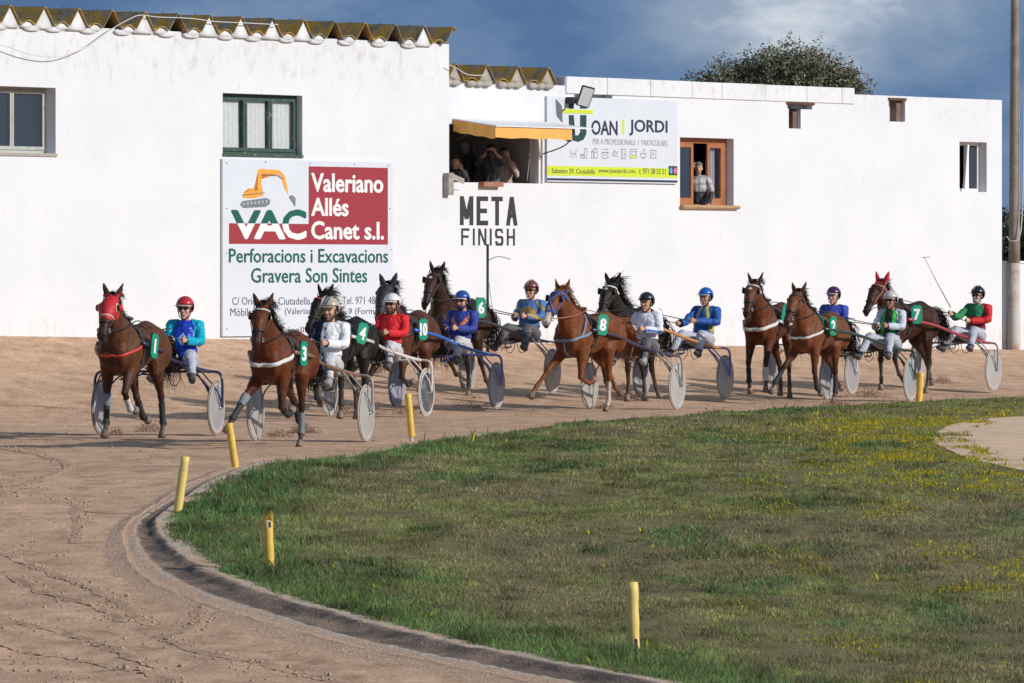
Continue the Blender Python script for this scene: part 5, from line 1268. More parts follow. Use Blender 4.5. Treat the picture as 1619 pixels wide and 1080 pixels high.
# ------------------------------------------------------------------ driver
M_SKIN = mat('skin', rough=.55, attr=True, spec=.35)
def make_driver(D):
    root = empty('person', (0,0,0), 0, D['label'], 'person', 'sulky drivers')
    lean, side_, ft = D.get('lean', -.17), D.get('side', 0.0), D.get('feet', 0.0)
    sp = []; bm = bmesh.new()
    pel = Vector((0,0,.10)); wai = Vector((lean*.3, side_*.3, .27)); che = Vector((lean*.8, side_*.8, .44)); nk = Vector((lean, side_, .575)); hd = Vector((lean+.045, side_*1.1, .715))
    loft(bm, [pel+Vector((-.02,0,-.07)), pel, wai, che, che.lerp(nk,.75), nk+Vector((0,0,.01))], [(.12,.10),(.165,.13),(.145,.11),(.185,.125),(.15,.10),(.06,.055)], n=16, side=(0,1,0), samp=sp, tagname='torso')
    loft(bm, [nk-Vector((0,0,.03)), nk.lerp(hd,.55)], [.056,.053], n=12, samp=sp, tagname='neck')
    yaw = R(D.get('look', 0)); Rz = Matrix.Rotation(yaw, 3, 'Z')
    hd = hd+Vector((.005,0,.022))
    def hx(p): return hd+Rz @ (Vector(p)*1.0)
    loft(bm, [hx((0.0,0,-.115)),hx((.012,0,-.085)),hx((.005,0,-.03)),hx((-.005,0,.03)),hx((-.01,0,.08)),hx((-.01,0,.112))], [(.030,.035),(.052,.062),(.066,.085),(.075,.096),(.068,.086),(.03,.04)], n=16, samp=sp, tagname='head')
    loft(bm, [hx((.088,0,.012)),hx((.108,0,-.022)),hx((.098,0,-.038))], [(.010,.010),(.016,.014),(.014,.010)], n=8, samp=sp, tagname='head')
    ell(bm, hx((.065,0,-.108)), (.022,.022,.016)); ell(bm, hx((.084,0,-.066)), (.014,.024,.007)); ell(bm, hx((.082,0,-.077)), (.012,.020,.007))
    for s in (-1, 1):
        ell(bm, hx((-.01,s*.077,-.01)), (.018,.010,.030)); ell(bm, hx((.075,s*.03,.028)), (.014,.024,.008)); ell(bm, hx((.066,s*.042,-.025)), (.018,.018,.016))
    hands = []
    for s, nm in ((-1,'R'), (1,'L')):
        sh = nk+Vector((-.0, s*.165, -.045)); el, wr = D.get('arms', {}).get(nm, ((.08, s*.225, .33), (.33, s*.085, .35)))
        el = Vector(el)+Vector((lean*.5, side_*.5, 0)); wr = Vector(wr)
        loft(bm, [nk+Vector((0,s*.07,-.03)), sh, sh.lerp(el,.5), el, el.lerp(wr,.45), wr], [.055,.066,.052,.045,.040,.030], n=10, side=(0,0,1), samp=sp, tagname=['sleeve_'+nm]*6)
        d = (wr-el).normalized(); pc = wr+d*.045; up = Vector((0,0,1)); up = (up-d*up.dot(d)).normalized(); la = d.cross(up)*s
        loft(bm, [wr, wr+d*.03, wr+d*.075], [(.026,.020),(.038,.021),(.040,.018)], n=10, side=up, samp=sp, tagname='hand')
        for k in range(4):                       # four fingers curled round the rein, unequal lengths
            b0_ = wr+d*.078+up*(.030-.020*k); ln_ = (.036,.040,.037,.030)[k]; inn = -la
            p1_ = b0_+d*ln_*.9+inn*.008; p2_ = p1_+inn*ln_*.7-d*.004; p3_ = p2_-d*ln_*.75+inn*.004
            loft(bm, [b0_-d*.02, b0_, p1_, p2_, p3_], [.0095,.0095,.009,.0085,.0075], n=6, side=up, samp=sp, tagname='hand')
        th0 = wr+d*.03+up*.032; loft(bm, [th0, th0+up*.018+d*.025-la*.012, th0+up*.014+d*.050-la*.026], [.012,.011,.009], n=6, side=la, samp=sp, tagname='hand')
        hands.append(wr+d*.09)
        hip = Vector((0, s*.10, .07)); kn = Vector((.45+ft*.3, s*(.17+D.get('knee', 0)), .15+D.get('kneeup', .02))); an = Vector((.74+ft, s*.24, -.10+D.get('footz', 0))); toe = an+Vector((.15, s*.02, .03))
        if 'legs' in D and nm in D['legs']: kn, an = Vector(D['legs'][nm][0]), Vector(D['legs'][nm][1]); toe = an+Vector((.14, s*.02, .0))
        loft(bm, [hip, hip.lerp(kn,.4), kn, kn.lerp(an,.35), an], [(.10,.10),(.088,.09),(.062,.064),(.058,.060),(.038,.040)], n=12, samp=sp, tagname=['leg']*5)
        dn = (an-kn).normalized(); heel = an+dn*.06
        loft(bm, [heel-(toe-an).normalized()*.05, heel+(toe-an)*.35, heel+(toe-an)*1.0], [(.036,.038),(.040,.034),(.034,.022)], n=10, samp=sp, tagname='foot'); loft(bm, [an, heel], [.042,.040], n=8, samp=sp, tagname='foot')
        D.setdefault('_feet', []).append(heel+(toe-an)*.5)
    me = fuse(bm, .0085, 2); me.name = 'body'; co, tg = vtags(me, sp); skin = np.array(D.get('skin', (.55,.31,.22)))
    c = np.tile(skin, (len(co), 1))
    if D.get('beard'):
        for i, p in enumerate(co):
            q_ = Rz.transposed() @ (Vector(p)-hd)
            if tg[i] == 'head' and q_.z < -.045 and q_.x > .0 and not (abs(q_.y) < .022 and -.082 < q_.z < -.058): c[i] = np.array(D['beard'])
    lips = np.array([tg[i] == 'head' and abs((Rz.transposed()@(Vector(p)-hd)).y) < .024 and -.084 < (Vector(p)-hd).z < -.060 and (Rz.transposed()@(Vector(p)-hd)).x > .07 for i, p in enumerate(co)]); c[lips] = skin*np.array([.8,.55,.55])
    setcol(me, c); body = link('body', me, M_SKIN, root)
    # jacket: the torso and sleeves pushed out and wrinkled, coloured per panel
    jm = mat('silk_jacket_matte' if not D.get('shine') else 'silk_jacket', rough=.65 if not D.get('shine') else .3, attr=True, spec=.35, bump=.03, bscale=9)
    sel = np.array([t_ == 'torso' or t_.startswith('sleeve') for t_ in tg]) & ~((co[:,2] > nk.z+.012) & (np.abs(co[:,1]-nk.y) < .07))
    wrd = [Vector(h) for h in hands]; 
    for h in wrd: sel &= np.linalg.norm(co-np.array(h), axis=1) > .100
    jme = shell(me, sel, .018, .020, 9); jc = np.empty(len(jme.vertices)*3, np.float32); jme.vertices.foreach_get('co', jc); jc = jc.reshape(-1,3); jt = tg[sel]
    f_ = D['jacket']; setcol(jme, np.array([f_((p[0]-lean*.6, p[1]-side_*.6, p[2]), t_) for p, t_ in zip(jc, jt)])); link('jacket', jme, jm, root)
    bm = bmesh.new(); loft(bm, [nk+Vector((0,0,-.012)), nk+Vector((.004,0,.025))], [(.078,.074),(.066,.064)], n=14, cap=False); link('collar', bm, plain('collar_%d' % D['n'], D.get('collarc', (.6,.6,.62)), .7), root)
    sel = np.array([t_ == 'leg' for t_ in tg]) | ((tg == 'torso') & (co[:,2] < .17)); link('trousers', shell(me, sel, .014, .016, 9), plain('breeches_'+D.get('brn', 'white'), D.get('breeches', (.50,.50,.52)), .75, bump=.008, bscale=14, dirt=((.30,.22,.17), 7, .55, .7)), root)
    bt = plain('boot_leather_'+D.get('btn', 'grey'), D.get('boots', (.06,.06,.065)), .6, dirt=((.35,.28,.22), 9, .5, .7))
    for s in (-1, 1):
        sel = np.array([t_ == 'foot' for t_ in tg]) & (co[:,1]*s > 0); link('boot', shell(me, sel, .010, .003), bt, root)
    # helmet
    hm = plain('helmet_%d' % D['n'], D['helmet'], D.get('hr', .25), spec=.6, coat=.5); bm = bmesh.new()
    q_ = bmesh.ops.create_uvsphere(bm, u_segments=28, v_segments=18, radius=1)
    for v in q_['verts']:
        x, y, z = v.co; rb = 1+.05*max(0, -x); v.co = Vector((x*.137*rb-.012, y*.118, z*.128+.036))
    cutz = lambda p: p.z < (.035+(.012 if p.x > .0 else .0)-.10*sstep((-p.x+.02)/.10))
    bmesh.ops.delete(bm, geom=[v for v in bm.verts if cutz(v.co)], context='VERTS')
    bmesh.ops.solidify(bm, geom=bm.faces[:], thickness=.012)
    for v in bm.verts: v.co = hx(v.co+Vector((0,0,.008)))
    hl = link('helmet', bm, hm, root)
    if D.get('peak', True):
        bm = bmesh.new(); A = []; 
        for k in range(13):
            a = R(-62+124*k/12); A.append([bm.verts.new(hx((math.cos(a)*r_*1.0-.012+xo, math.sin(a)*r_*.84, z_))) for r_, xo, z_ in ((.130,0,.060),(.160,.010,.050),(.160,.010,.044),(.130,0,.052))])
        for k in range(12):
            for j in range(4): bm.faces.new((A[k][j], A[k][(j+1)%4], A[k+1][(j+1)%4], A[k+1][j]))
        link('visor', bm, plain('visor_%d' % D['n'], D.get('visor', D['helmet']), .3), hl)
    if D.get('stripe'):
        bm = bmesh.new()
        for a0 in D.get('stripes', (0,)):
            P = [hx((math.cos(a)*.150-.013, a0+0, math.sin(a)*.140+.045)) for a in np.linspace(R(25), R(150), 14)]; L = [(bm.verts.new(p+Vector((0,.012,0))), bm.verts.new(p-Vector((0,.012,0)))) for p in P]
            for k in range(len(L)-1): bm.faces.new((L[k][0], L[k][1], L[k+1][1], L[k+1][0]))
        link('helmet_stripe', bm, plain('stripe_%d' % D['n'], D['stripe'], .35), hl)
    bm = bmesh.new(); tube(bm, [hx((.01,-.092,.04)), hx((.02,-.075,-.06)), hx((.035,-.03,-.118)), hx((.035,.03,-.118)), hx((.02,.075,-.06)), hx((.01,.092,.04))], .007, n=5, k=3); link('chin_strap', bm, M_LEA, hl)
    if D.get('goggles', True):
        bm = bmesh.new()
        for s in (-1, 1): ell(bm, hx((.082, s*.034, .012)), (.016,.030,.021), n=12)
        tube(bm, [hx((.02,-.085,.022)), hx((.072,-.062,.016)), hx((.098,0,.016)), hx((.072,.062,.016)), hx((.02,.085,.022))], .005, n=5); link('sunglasses', bm, plain('dark_lens', (.012,.010,.012), .08, spec=.8), root)
    else:
        for s in (-1, 1):
            bm = bmesh.new(); ell(bm, hx((.082, s*.032, .008)), (.008,.012,.007), n=8); link('eye', bm, M_EYE, root)
    if D.get('scarf'):
        bm = bmesh.new(); ell(bm, hx((.045,0,-.085)), (.058,.062,.045), n=14); link('face_mask', bm, plain('mask_%d' % D['n'], D['scarf'], .8), root)
    return root, hands

# ------------------------------------------------------------------ sulky
def make_sulky(D, Wd, tipl=None):
    root = empty('sulky', (0,0,0), 0, D['label'], 'sulky', 'two-wheeled racing sulkies')
    fm = plain('frame_'+D['fn'], D['frame'], .35, spec=.5, coat=.3); f2 = plain('frame_'+D.get('f2n', D['fn']), D.get('frame2', D['frame']), .4, spec=.5)
    wr, hw = .375, Wd/2; zc = .86
    for s in (-1, 1):
        bm = bmesh.new(); rings = []
        # cambered cover: shallow cone each side
        for sd in (-1, 1):
            pr = [(0,.050),(.05,.048),(.10,.036),(.22,.024),(.335,.014)]; L = []
            for r_, h_ in pr:
                L.append([bm.verts.new((math.cos(a)*r_, s*hw+sd*h_, wr+math.sin(a)*r_)) for a in np.linspace(0, 2*math.pi, 40, endpoint=False)] if r_ else [bm.verts.new((0, s*hw+sd*h_, wr))])
            for k in range(len(L[1])): bm.faces.new((L[0][0], L[1][k], L[1][(k+1)%40]))
            for j in range(1, len(L)-1):
                for k in range(40): bm.faces.new((L[j][k], L[j+1][k], L[j+1][(k+1)%40], L[j][(k+1)%40]))
        wh = link('wheel', bm, plain('disc_'+D['dn'], D['disc'], .35, spec=.5, var=.10, vscale=5, dirt=((.33,.29,.25), 5, .5, .72)), root)
        bm = bmesh.new(); A = []
        for k in range(48):
            a = 2*math.pi*k/48; A.append([bm.verts.new(((wr-.019+.019*math.cos(b_))*math.cos(a), s*hw+.016*math.sin(b_), wr+(wr-.019+.019*math.cos(b_))*math.sin(a))) for b_ in np.linspace(0, 2*math.pi, 8, endpoint=False)])
        for k in range(48):
            for j in range(8): bm.faces.new((A[k][j], A[(k+1)%48][j], A[(k+1)%48][(j+1)%8], A[k][(j+1)%8]))
        link('tyre', bm, plain('tyre_'+D.get('tn','grey'), D.get('tyre', (.22,.20,.18)), .85, dirt=((.36,.28,.22), 6, .42, .62)), wh)
        bm = bmesh.new()
        for sd in (-1, 1):
            L = [[bm.verts.new((math.cos(a)*r_, s*hw+sd*h_, wr+math.sin(a)*r_)) for a in np.linspace(0, 2*math.pi, 40, endpoint=False)] for r_, h_ in ((.300,.0195),(.318,.022),(.342,.018))]
            for j in range(2):
                for k in range(40): bm.faces.new((L[j][k], L[j+1][k], L[j+1][(k+1)%40], L[j][(k+1)%40]))
        link('rim', bm, plain('rim_pale', (.46,.45,.43), .4, dirt=((.36,.29,.23), 6, .45, .7)), wh)
        bm = bmesh.new(); loft(bm, [(0, s*(hw-.075), wr), (0, s*(hw+.085), wr)], [.020,.020], n=10, side=(1,0,0)); link('hub', bm, plain('steel', (.5,.5,.52), .3, metal=.9), wh)
    # arch bar over the wheels, bending down outside each wheel to the hub
    bm = bmesh.new(); tube(bm, [(0,-(hw+.085),wr),(-.01,-(hw+.088),.62),(-.02,-(hw+.07),.80),(-.03,-(hw-.02),zc),(-.04,-(hw-.3),zc),(-.04,0,zc),(-.04,hw-.3,zc),(-.03,hw-.02,zc),(-.02,hw+.07,.80),(-.01,hw+.088,.62),(0,hw+.085,wr)], .019, n=10, k=4); link('arch_bar', bm, f2, root)
    tips = []
    for s in (-1, 1):
        tip = Vector(tipl[s]); q_ = Vector((.95, s*(hw-.33), zc+.18)); P = [(-.04, s*(hw-.10), zc), (.35, s*(hw-.16), zc+.05), q_, q_.lerp(tip, .5)+Vector((0, s*.05, .02)), tip]
        bm = bmesh.new(); tube(bm, P, .026, n=10, k=4); link('shaft', bm, fm, root); tips.append(tip)
        bm = bmesh.new(); tube(bm, [(0, s*(hw-.075), wr), (.06, s*(hw-.10), .62), (.45, s*(hw-.18), zc+.055)], .013, n=8); link('stay', bm, f2, root)
        bm = bmesh.new(); tube(bm, [(0, s*(hw-.075), wr), (-.03, s*(hw-.12), .65), (-.04, s*(hw-.34), zc)], .012, n=8); link('stay', bm, f2, root)
        bm = bmesh.new(); tube(bm, [(0, s*(hw+.085), wr), (.10, s*(hw+.05), .60), (.30, s*(hw-.14), zc+.04)], .011, n=8); link('stay', bm, f2, root)
        bm = bmesh.new(); ft_ = Vector((D.get('footx', .70), s*.24, D.get('footz', .78))); tube(bm, [(.30, s*.13, zc-.03), (ft_.x*.7, s*.22, ft_.z), tuple(ft_+Vector((.10,0,-.0)))], .012, n=8); tube(bm, [tuple(ft_+Vector((.05,-.06,-.015))), tuple(ft_+Vector((.05,.06,-.015)))], .012, n=6); tube(bm, [tuple(ft_+Vector((.10,0,0))), (ft_.x+.30, s*(hw-.36), zc+.17)], .009, n=6); link('stirrup', bm, f2, root)
    bm = bmesh.new(); tube(bm, [(-.04,-.16,zc),(-.18,-.14,zc+.02),(-.18,.14,zc+.02),(-.04,.16,zc)], .013, n=8, k=3); tube(bm, [(-.04,-.14,zc),(.32,-.13,zc-.03),(.32,.13,zc-.03),(-.04,.14,zc)], .013, n=8, k=3); link('seat_frame', bm, f2, root)
    bm = bmesh.new(); ell(bm, (-.05,0,zc+.045), (.19,.20,.045), n=20); ell(bm, (-.20,0,zc+.10), (.035,.17,.07), n=16); link('seat', bm, plain('seat_vinyl', (.03,.03,.035), .5), root)
    for k in range(2):
        bm = bmesh.new(); yy = -.05+.22*k; tube(bm, [(.1,yy,zc-.02),(.12,yy+.05,zc-.16),(.14,yy+.13,zc-.18),(.15,yy+.20,zc-.08),(.14,yy+.17,zc-.0)], .006, n=5); link('loose_strap', bm, M_LEA, root)
    return root
# ================================================================== THE FIELD
def stance(FR, FL, HR, HL): return dict(FR=FR, FL=FL, HR=HR, HL=HL)
def fcol(main, sr=None, sl=None, front=None, extra=None):
    def f(p, t):
        x, y, z = p
        if extra:
            e_ = extra(x, y, z, t)
            if e_ is not None: return e_
        if t == 'sleeve_R': return sr or main
        if t == 'sleeve_L': return sl or main
        return front if front and x > .02 and abs(y) < .05 else main
    return f
def vee(col, col2=None, w=.035, a=1.0):
    def e(x, y, z, t):
        if t == 'torso' and x > .0 and abs(z-(.40+abs(y)*a)) < w: return col
        return None
    return e
PT = plain
teal, blue, red_, wht, navy = (.0,.36,.50), (.012,.045,.42), (.62,.012,.02), (.56,.57,.60), (.012,.014,.035)
def sq(x, y, z, t):                                   # teal satin sleeves, blue trunk with pale diamond
    if t == 'torso' and x > .03 and abs(y)+abs(z-.36)*.8 < .07: return (.30,.50,.70)
    return teal if t.startswith('sleeve') else blue
# n, axle px, base px, sulky heading, wheel track, horse heading, horse lateral/along shifts, driver side lean
def racer(n, xm, yb, th, Wd, hth, hlat, hlong, drv, HD, SD, DD, scale=1.0, roll=0, num=None, hook=2.15):
    g_ = hit(xm, yb); a = R(th); f = Vector((-math.sin(a), -math.cos(a), 0)); l = Vector((math.cos(a), -math.sin(a), 0))   # forward, driver's left
    rz = math.atan2(f.y, f.x)
    SD['n'] = DD['n'] = HD['n'] = n; HD['num'] = num
    z0 = g_.z
    h = make_horse(HD); hp = g_+f*(hook+hlong)*scale+l*hlat*scale; hz = ground(hp.x, hp.y); ha = R(hth); h.location = (hp.x, hp.y, hz); h.scale = (scale*HD.get('size', 1),)*3
    h.rotation_euler = (0, 0, math.atan2(-math.cos(ha), -math.sin(ha)))
    bpy.context.view_layer.update(); M_ = Matrix.LocRotScale(Vector((g_.x, g_.y, z0)), Matrix.Rotation(rz, 3, 'Z').to_quaternion(), Vector((scale,)*3)).inverted()
    tl = {q_: M_ @ (h.matrix_world @ Vector((.46, q_*.315, 1.30+HD['_dz']*.5))) for q_ in (-1, 1)}
    s = make_sulky(SD, Wd, tl); s.location = (g_.x, g_.y, z0); s.rotation_euler = (R(roll), 0, rz); s.scale = (scale,)*3
    d, hands = make_driver(DD); dp = g_+f*(-.08)*scale+l*drv*scale; d.location = (dp.x, dp.y, z0+.91*scale); d.rotation_euler = (0, 0, rz+R(DD.get('turn', 0))); d.scale = (scale*1.07,)*3
    bpy.context.view_layer.update()
    # reins: bit -> saddle ring -> hands; one child of the horse each
    inv = h.matrix_world.inverted()
    for sgn, hnd in ((-1, hands[0]), (1, hands[1])):
        hw_ = inv @ (d.matrix_world @ hnd); bit = HD['_xh'](Vector((1.135, sgn*.07, 1.47)))+Vector((0,0,HD['_dz'])); rg_ = Vector((.30, sgn*.20, 1.60+HD['_dz']))
        bm = bmesh.new(); tube(bm, [bit, bit.lerp(rg_, .5)+Vector((0, sgn*.05, -.02)), rg_, rg_.lerp(hw_, .5)+Vector((0,0,-.03)), hw_], .008, n=5, k=4); link('rein', bm, HD.get('reinm', M_LEA), h)
    return s, h, d
BAY, DBAY, CHEST, BLK = (.105,.028,.009), (.036,.015,.009), (.150,.044,.014), (.012,.009,.008)
MBAY = (.092,.033,.014)
P_support = stance((6,2,25), (38,-45,-85), (30,-22,-45,-75), (8,-38,-12,12))          # right fore planted, left fore lifted
P_reach   = stance((44,38,30,.28), (8,-72,-110,.0), (-8,-50,-42,-65), (38,-12,2,28))    # right fore reaching, left fore folded under
P_reach2  = stance((40,34,25,.22), (14,-66,-105,.0), (-6,-48,-38,-60), (34,-14,0,25))
P_mid     = stance((34,-30,-60,.05), (2,-4,20), (6,-36,-14,5), (30,-20,-30,-50))
P_push    = stance((28,10,10,.12), (10,-50,-90), (10,-30,-10,10), (20,-30,-35,-60))
red_st = PT('red_strap', (.55,.05,.04), .6); wht_st = PT('white_strap', (.62,.61,.60), .6, var=.08); blu_st = PT('blue_strap', (.03,.10,.36), .6); gblu = PT('grey_blue_strap', (.17,.24,.36), .6); tan_st = PT('tan_strap', (.36,.17,.10), .6)
blinkred = PT('blink_red', (.45,.02,.03), .6)

# 1: near left, red hood
racer(1, 250, 688, 15, 1.64, 16, .34, 0, .33,
  dict(size=.98, label='bay horse in a red face hood, leftmost in the field', coat=MBAY, pose=P_support, neck=8, head=-6, hood='red', collar=red_st, collarw=.035,
       boots={'FR':'black','FL':'white','HL':'black','HR':'black'}, kneeboots=('FR',), mane=.20, plate=(.12,.37,1.26,82,-10)),
  dict(label='dark navy sulky with grey wheel discs behind the red-hooded horse', fn='navy', frame=(.025,.025,.07), dn='grey', disc=(0.293,0.293,0.317)),
  dict(label='person in a red helmet and shiny blue and teal jacket driving the leftmost sulky', helmet=(.50,.015,.02), visor=(.62,.50,.48), jacket=fcol(blue, extra=sq), shine=True, look=-6, turn=8, breeches=(.42,.43,.50), brn='bluewhite', collarc=(.5,.6,.75)), num='1')
# 3: nearest
racer(3, 491, 698, 15, 1.50, 15, .27, 0, .20,
  dict(size=.94, label='bright bay horse with white browband and white chest strap, nearest to the camera', coat=BAY, pose=P_reach, neck=4, head=2, browband=wht_st, collar=wht_st, collarw=.055, blinkers=True,
       boots={'FR':'black','FL':'black','HL':'grey','HR':'black'}, kneeboots=('FR',), mane=.30, plate=(.16,.36,1.28,79,-3)),
  dict(label='brown-shafted sulky with pale dusty wheels, nearest to the camera', fn='brown', frame=(.22,.12,.075), f2n='taupe', frame2=(.30,.26,.23), dn='pale', disc=(0.366,0.366,0.342), tn='pale', tyre=(.38,.35,.31)),
  dict(label='bearded person in a tan helmet and white jacket with one navy sleeve', helmet=(.44,.38,.31), stripe=(.60,.56,.50), stripes=(-.05,.05), jacket=fcol((.74,.74,.76), sr=navy, extra=lambda x,y,z,t: navy if (t == 'torso' and y < -.07) else ((.02,.02,.04) if (t == 'torso' and x > .05 and abs(y+.02) < .012 and int(z*30)%3 == 0) else None)), beard=(.19,.12,.085), goggles=False, look=-8, breeches=(.52,.52,.54), boots=(.30,.30,.31), btn='pale'), num='3')
# 4
racer(4, 597, 659, 18, 1.56, 20, .26, .15, .16,
  dict(size=.96, label='black horse with red browband and number four, behind the tan helmet', coat=BLK, pose=P_mid, neck=8, head=-18, hair=(.010,.009,.009), browband=red_st, mane=.36, manen=1.5, wind=1.3, blaze=None, collar=red_st, collarw=.03,
       boots={'FR':'black','FL':'black'}, plate=(.20,.40,1.34,62,-14)),
  dict(label='cream white sulky with one dark wheel disc, behind the black horse numbered four', fn='cream', frame=(.62,.56,.52), dn='slate', disc=(0.067,0.079,0.098), tn='white', tyre=(.5,.48,.45)),
  dict(label='bearded person in a white helmet, sunglasses and red jacket', helmet=(.74,.74,.76), jacket=fcol((.60,.012,.018)), beard=(.12,.07,.05), skin=(.46,.25,.17), look=-10, breeches=(.44,.44,.48), collarc=(.5,.05,.05)), num='4')
# 10
racer(10, 706, 647, 20, 1.68, 20, .13, 0, .18,
  dict(label='dark bay horse wearing a full black face hood, behind the white helmet', coat=(.085,.028,.012), pose=P_reach2, neck=8, head=-4, hood='black', hoodfull=True, mane=.28,
       boots={'FR':'black','HL':'black','HR':'black'}, plate=(.22,.38,1.30,68,0), **{'raise': .06}),
  dict(label='bright blue sulky with a pale lilac wheel disc, numbered ten', fn='blue', frame=(.02,.13,.50), f2n='violet', frame2=(.16,.16,.42), dn='lilac', disc=(0.317,0.329,0.439), tn='blue', tyre=(.22,.24,.34)),
  dict(label='person in a blue helmet and blue jacket with an orange V', helmet=(.02,.07,.36), visor=(.55,.55,.58), jacket=fcol((.025,.045,.26), extra=lambda x,y,z,t: (.62,.17,.04) if (t == 'torso' and x > -.02 and abs(z-(.33+abs(y)*1.3)) < .04) else None), look=-5, scarf=(.03,.03,.06), breeches=(.50,.50,.54), collarc=(.03,.05,.3)), num='10')
# 6
racer(6, 806, 622, 22, 1.52, 24, -.04, .1, .30,
  dict(label='dark brown horse with number six, head just left of the thin black pole', coat=DBAY, pose=P_push, neck=10, head=-9, blinkers=True, blaze='star', mane=.26, **{'raise': .10}, plate=(-.12,.40,1.44,62,0)),
  dict(label='black and silver sulky with a dusty white disc wheel, numbered six', fn='black', frame=(.03,.03,.035), f2n='silver', frame2=(.32,.32,.34), dn='dusty', disc=(0.390,0.378,0.354), tn='pale', tyre=(.38,.35,.31)),
  dict(label='person in a brown helmet and blue jacket with yellow patches', helmet=(.17,.05,.04), stripe=(.45,.25,.20), jacket=fcol((.07,.16,.38), extra=lambda x,y,z,t: (.42,.27,.06) if ((t == 'torso' and abs(z-(.42-abs(y)*.6+.05)) < .045 and x > -.05) or (t.startswith('sleeve') and (z*9+y*7)%1.4 < .45)) else None), look=-4, breeches=(.10,.10,.11), brn='grey', lean=-.16), num='6')
# 8
racer(8, 1001, 647, 22, 1.50, 28, .06, 0, .20,
  dict(label='chestnut horse with blue bridle, grey-blue chest straps and number eight plate', coat=CHEST, points=(.20,.065,.02), pt=.5, hair=(.19,.065,.02), pose=P_reach, neck=5, head=-10, bridle=blu_st, collar=gblu, collarw=.04, yoke=True, roper=True, blinkers=True, blaze='nose',
       socks=('HL',), mane=.22, forelock=.08, plate=(.22,.38,1.38,62,-8), reinm=tan_st),
  dict(label='dark sulky with dusty spiral-marked wheel discs, behind the chestnut horse', fn='purpleblack', frame=(.05,.03,.06), f2n='taupe', frame2=(.30,.26,.23), dn='dusty', disc=(0.390,0.378,0.354), tn='pale', tyre=(.38,.35,.31)),
  dict(label='person in a glossy black helmet and white jacket with blue sleeve stripes', helmet=(.015,.015,.018), jacket=fcol((.64,.65,.72), extra=lambda x,y,z,t: (.04,.16,.55) if (t == 'sleeve_L' and (abs(z-.36+y*.2) < .018 or abs(z-.30+y*.2) < .012)) or (t == 'torso' and abs(z-.33) < .015) else None), goggles=False, look=-8, breeches=(.13,.13,.14), brn='grey', lean=-.04, boots=(.22,.22,.23), btn='pale'), num='8')
# 9
racer(9, 1080, 631, 24, 1.52, 24, .0, .1, .32,
  dict(label='near-black horse with a white browband and wind-blown mane, behind the chestnut', coat=(.020,.012,.009), pose=P_mid, neck=8, head=-10, browband=wht_st, blaze='star', mane=.36, manen=1.4, wind=1.6, hair=(.012,.010,.010), blinkers=True, **{'raise': .04}),
  dict(label='sulky with orange-brown shafts, violet stays and pale disc wheels', fn='orange', frame=(.52,.25,.075), f2n='violet', frame2=(.16,.16,.42), dn='paleblue', disc=(0.366,0.378,0.403), tn='pale', tyre=(.38,.35,.31)),
  dict(label='person in a bright blue helmet and blue and yellow jacket on the orange-shafted sulky', helmet=(.01,.11,.46), visor=(.4,.5,.65), jacket=fcol((.015,.09,.34), extra=lambda x,y,z,t: (.42,.38,.06) if (t == 'torso' and x > -.02 and abs(abs(y)-.10+(z-.42)*.3) < .022) else None), goggles=False, look=-6, skin=(.45,.25,.18), breeches=(.40,.42,.50), brn='bluewhite', arms={'R': ((.18,-.28,.34),(.42,-.22,.34)), 'L': ((.10,.25,.36),(.34,.02,.38))}), num=None)
# 5th: bay with purple helmet
racer(5, 1282, 624, 22, 1.50, 22, .06, .1, .34,
  dict(label='bay horse with white browband and chest strap, just left of the bay numbered two', coat=BAY, pose=stance((16,-10,-20,.02), (26,-4,10,.0), (4,-36,-12,10), (26,-16,-6,0)), neck=8, head=-6, browband=wht_st, collar=wht_st, collarw=.06, blinkers=True, blaze='star', mane=.20,
       boots={'FL':'white','FR':'black'}, plate=(.24,.38,1.40,60,-10)),
  dict(label='sulky with lilac-grey wheel discs, mostly hidden behind the bay number two', fn='white', frame=(.5,.5,.52), dn='lilacgrey', disc=(0.317,0.293,0.305), tn='pale', tyre=(.38,.35,.31)),
  dict(label='person in a purple helmet and blue jacket with a yellow collar', helmet=(.060,.014,.085), visor=(.5,.45,.5), jacket=fcol((.03,.06,.34)), goggles=False, look=-5, collarc=(.6,.42,.05), breeches=(.12,.12,.13), brn='grey'), num='1')
# 2
racer(2, 1373, 634, 22, 1.50, 26, -.16, 0, .34,
  dict(size=.96, label='bay horse with reaching foreleg, black bridle, pale chest strap and number two', coat=(.150,.048,.018), pose=stance((38,30,22,.30), (4,-22,-60,.0), (-8,-46,-40,-60), (36,-10,0,25)), neck=6, head=-8, collar=wht_st, collarw=.04, mane=.24, forelock=.1, padm=PT('pad_green', (.01,.10,.07), .8),
       boots={'FR':'black','FL':'black','HL':'black'}, plate=(.18,.37,1.34,78,0), pale_belly=True),
  dict(label='black and green sulky with a grey disc wheel behind the yellow distant post', fn='blackgreen', frame=(.03,.05,.04), dn='steelgrey', disc=(0.293,0.317,0.329), tn='pale', tyre=(.38,.35,.31)),
  dict(label='person in a cream helmet and green and white jacket with a green scarf', helmet=(.55,.50,.46), jacket=fcol((.02,.025,.022), sr=(.50,.55,.62), sl=(.50,.55,.62), extra=lambda x,y,z,t: (.03,.42,.07) if t == 'torso' and abs(abs(y)-.09) < .03 else None), look=-8, skin=(.40,.20,.14), collarc=(.10,.60,.10), breeches=(.40,.43,.52), brn='bluewhite', lean=-.14), num='2')
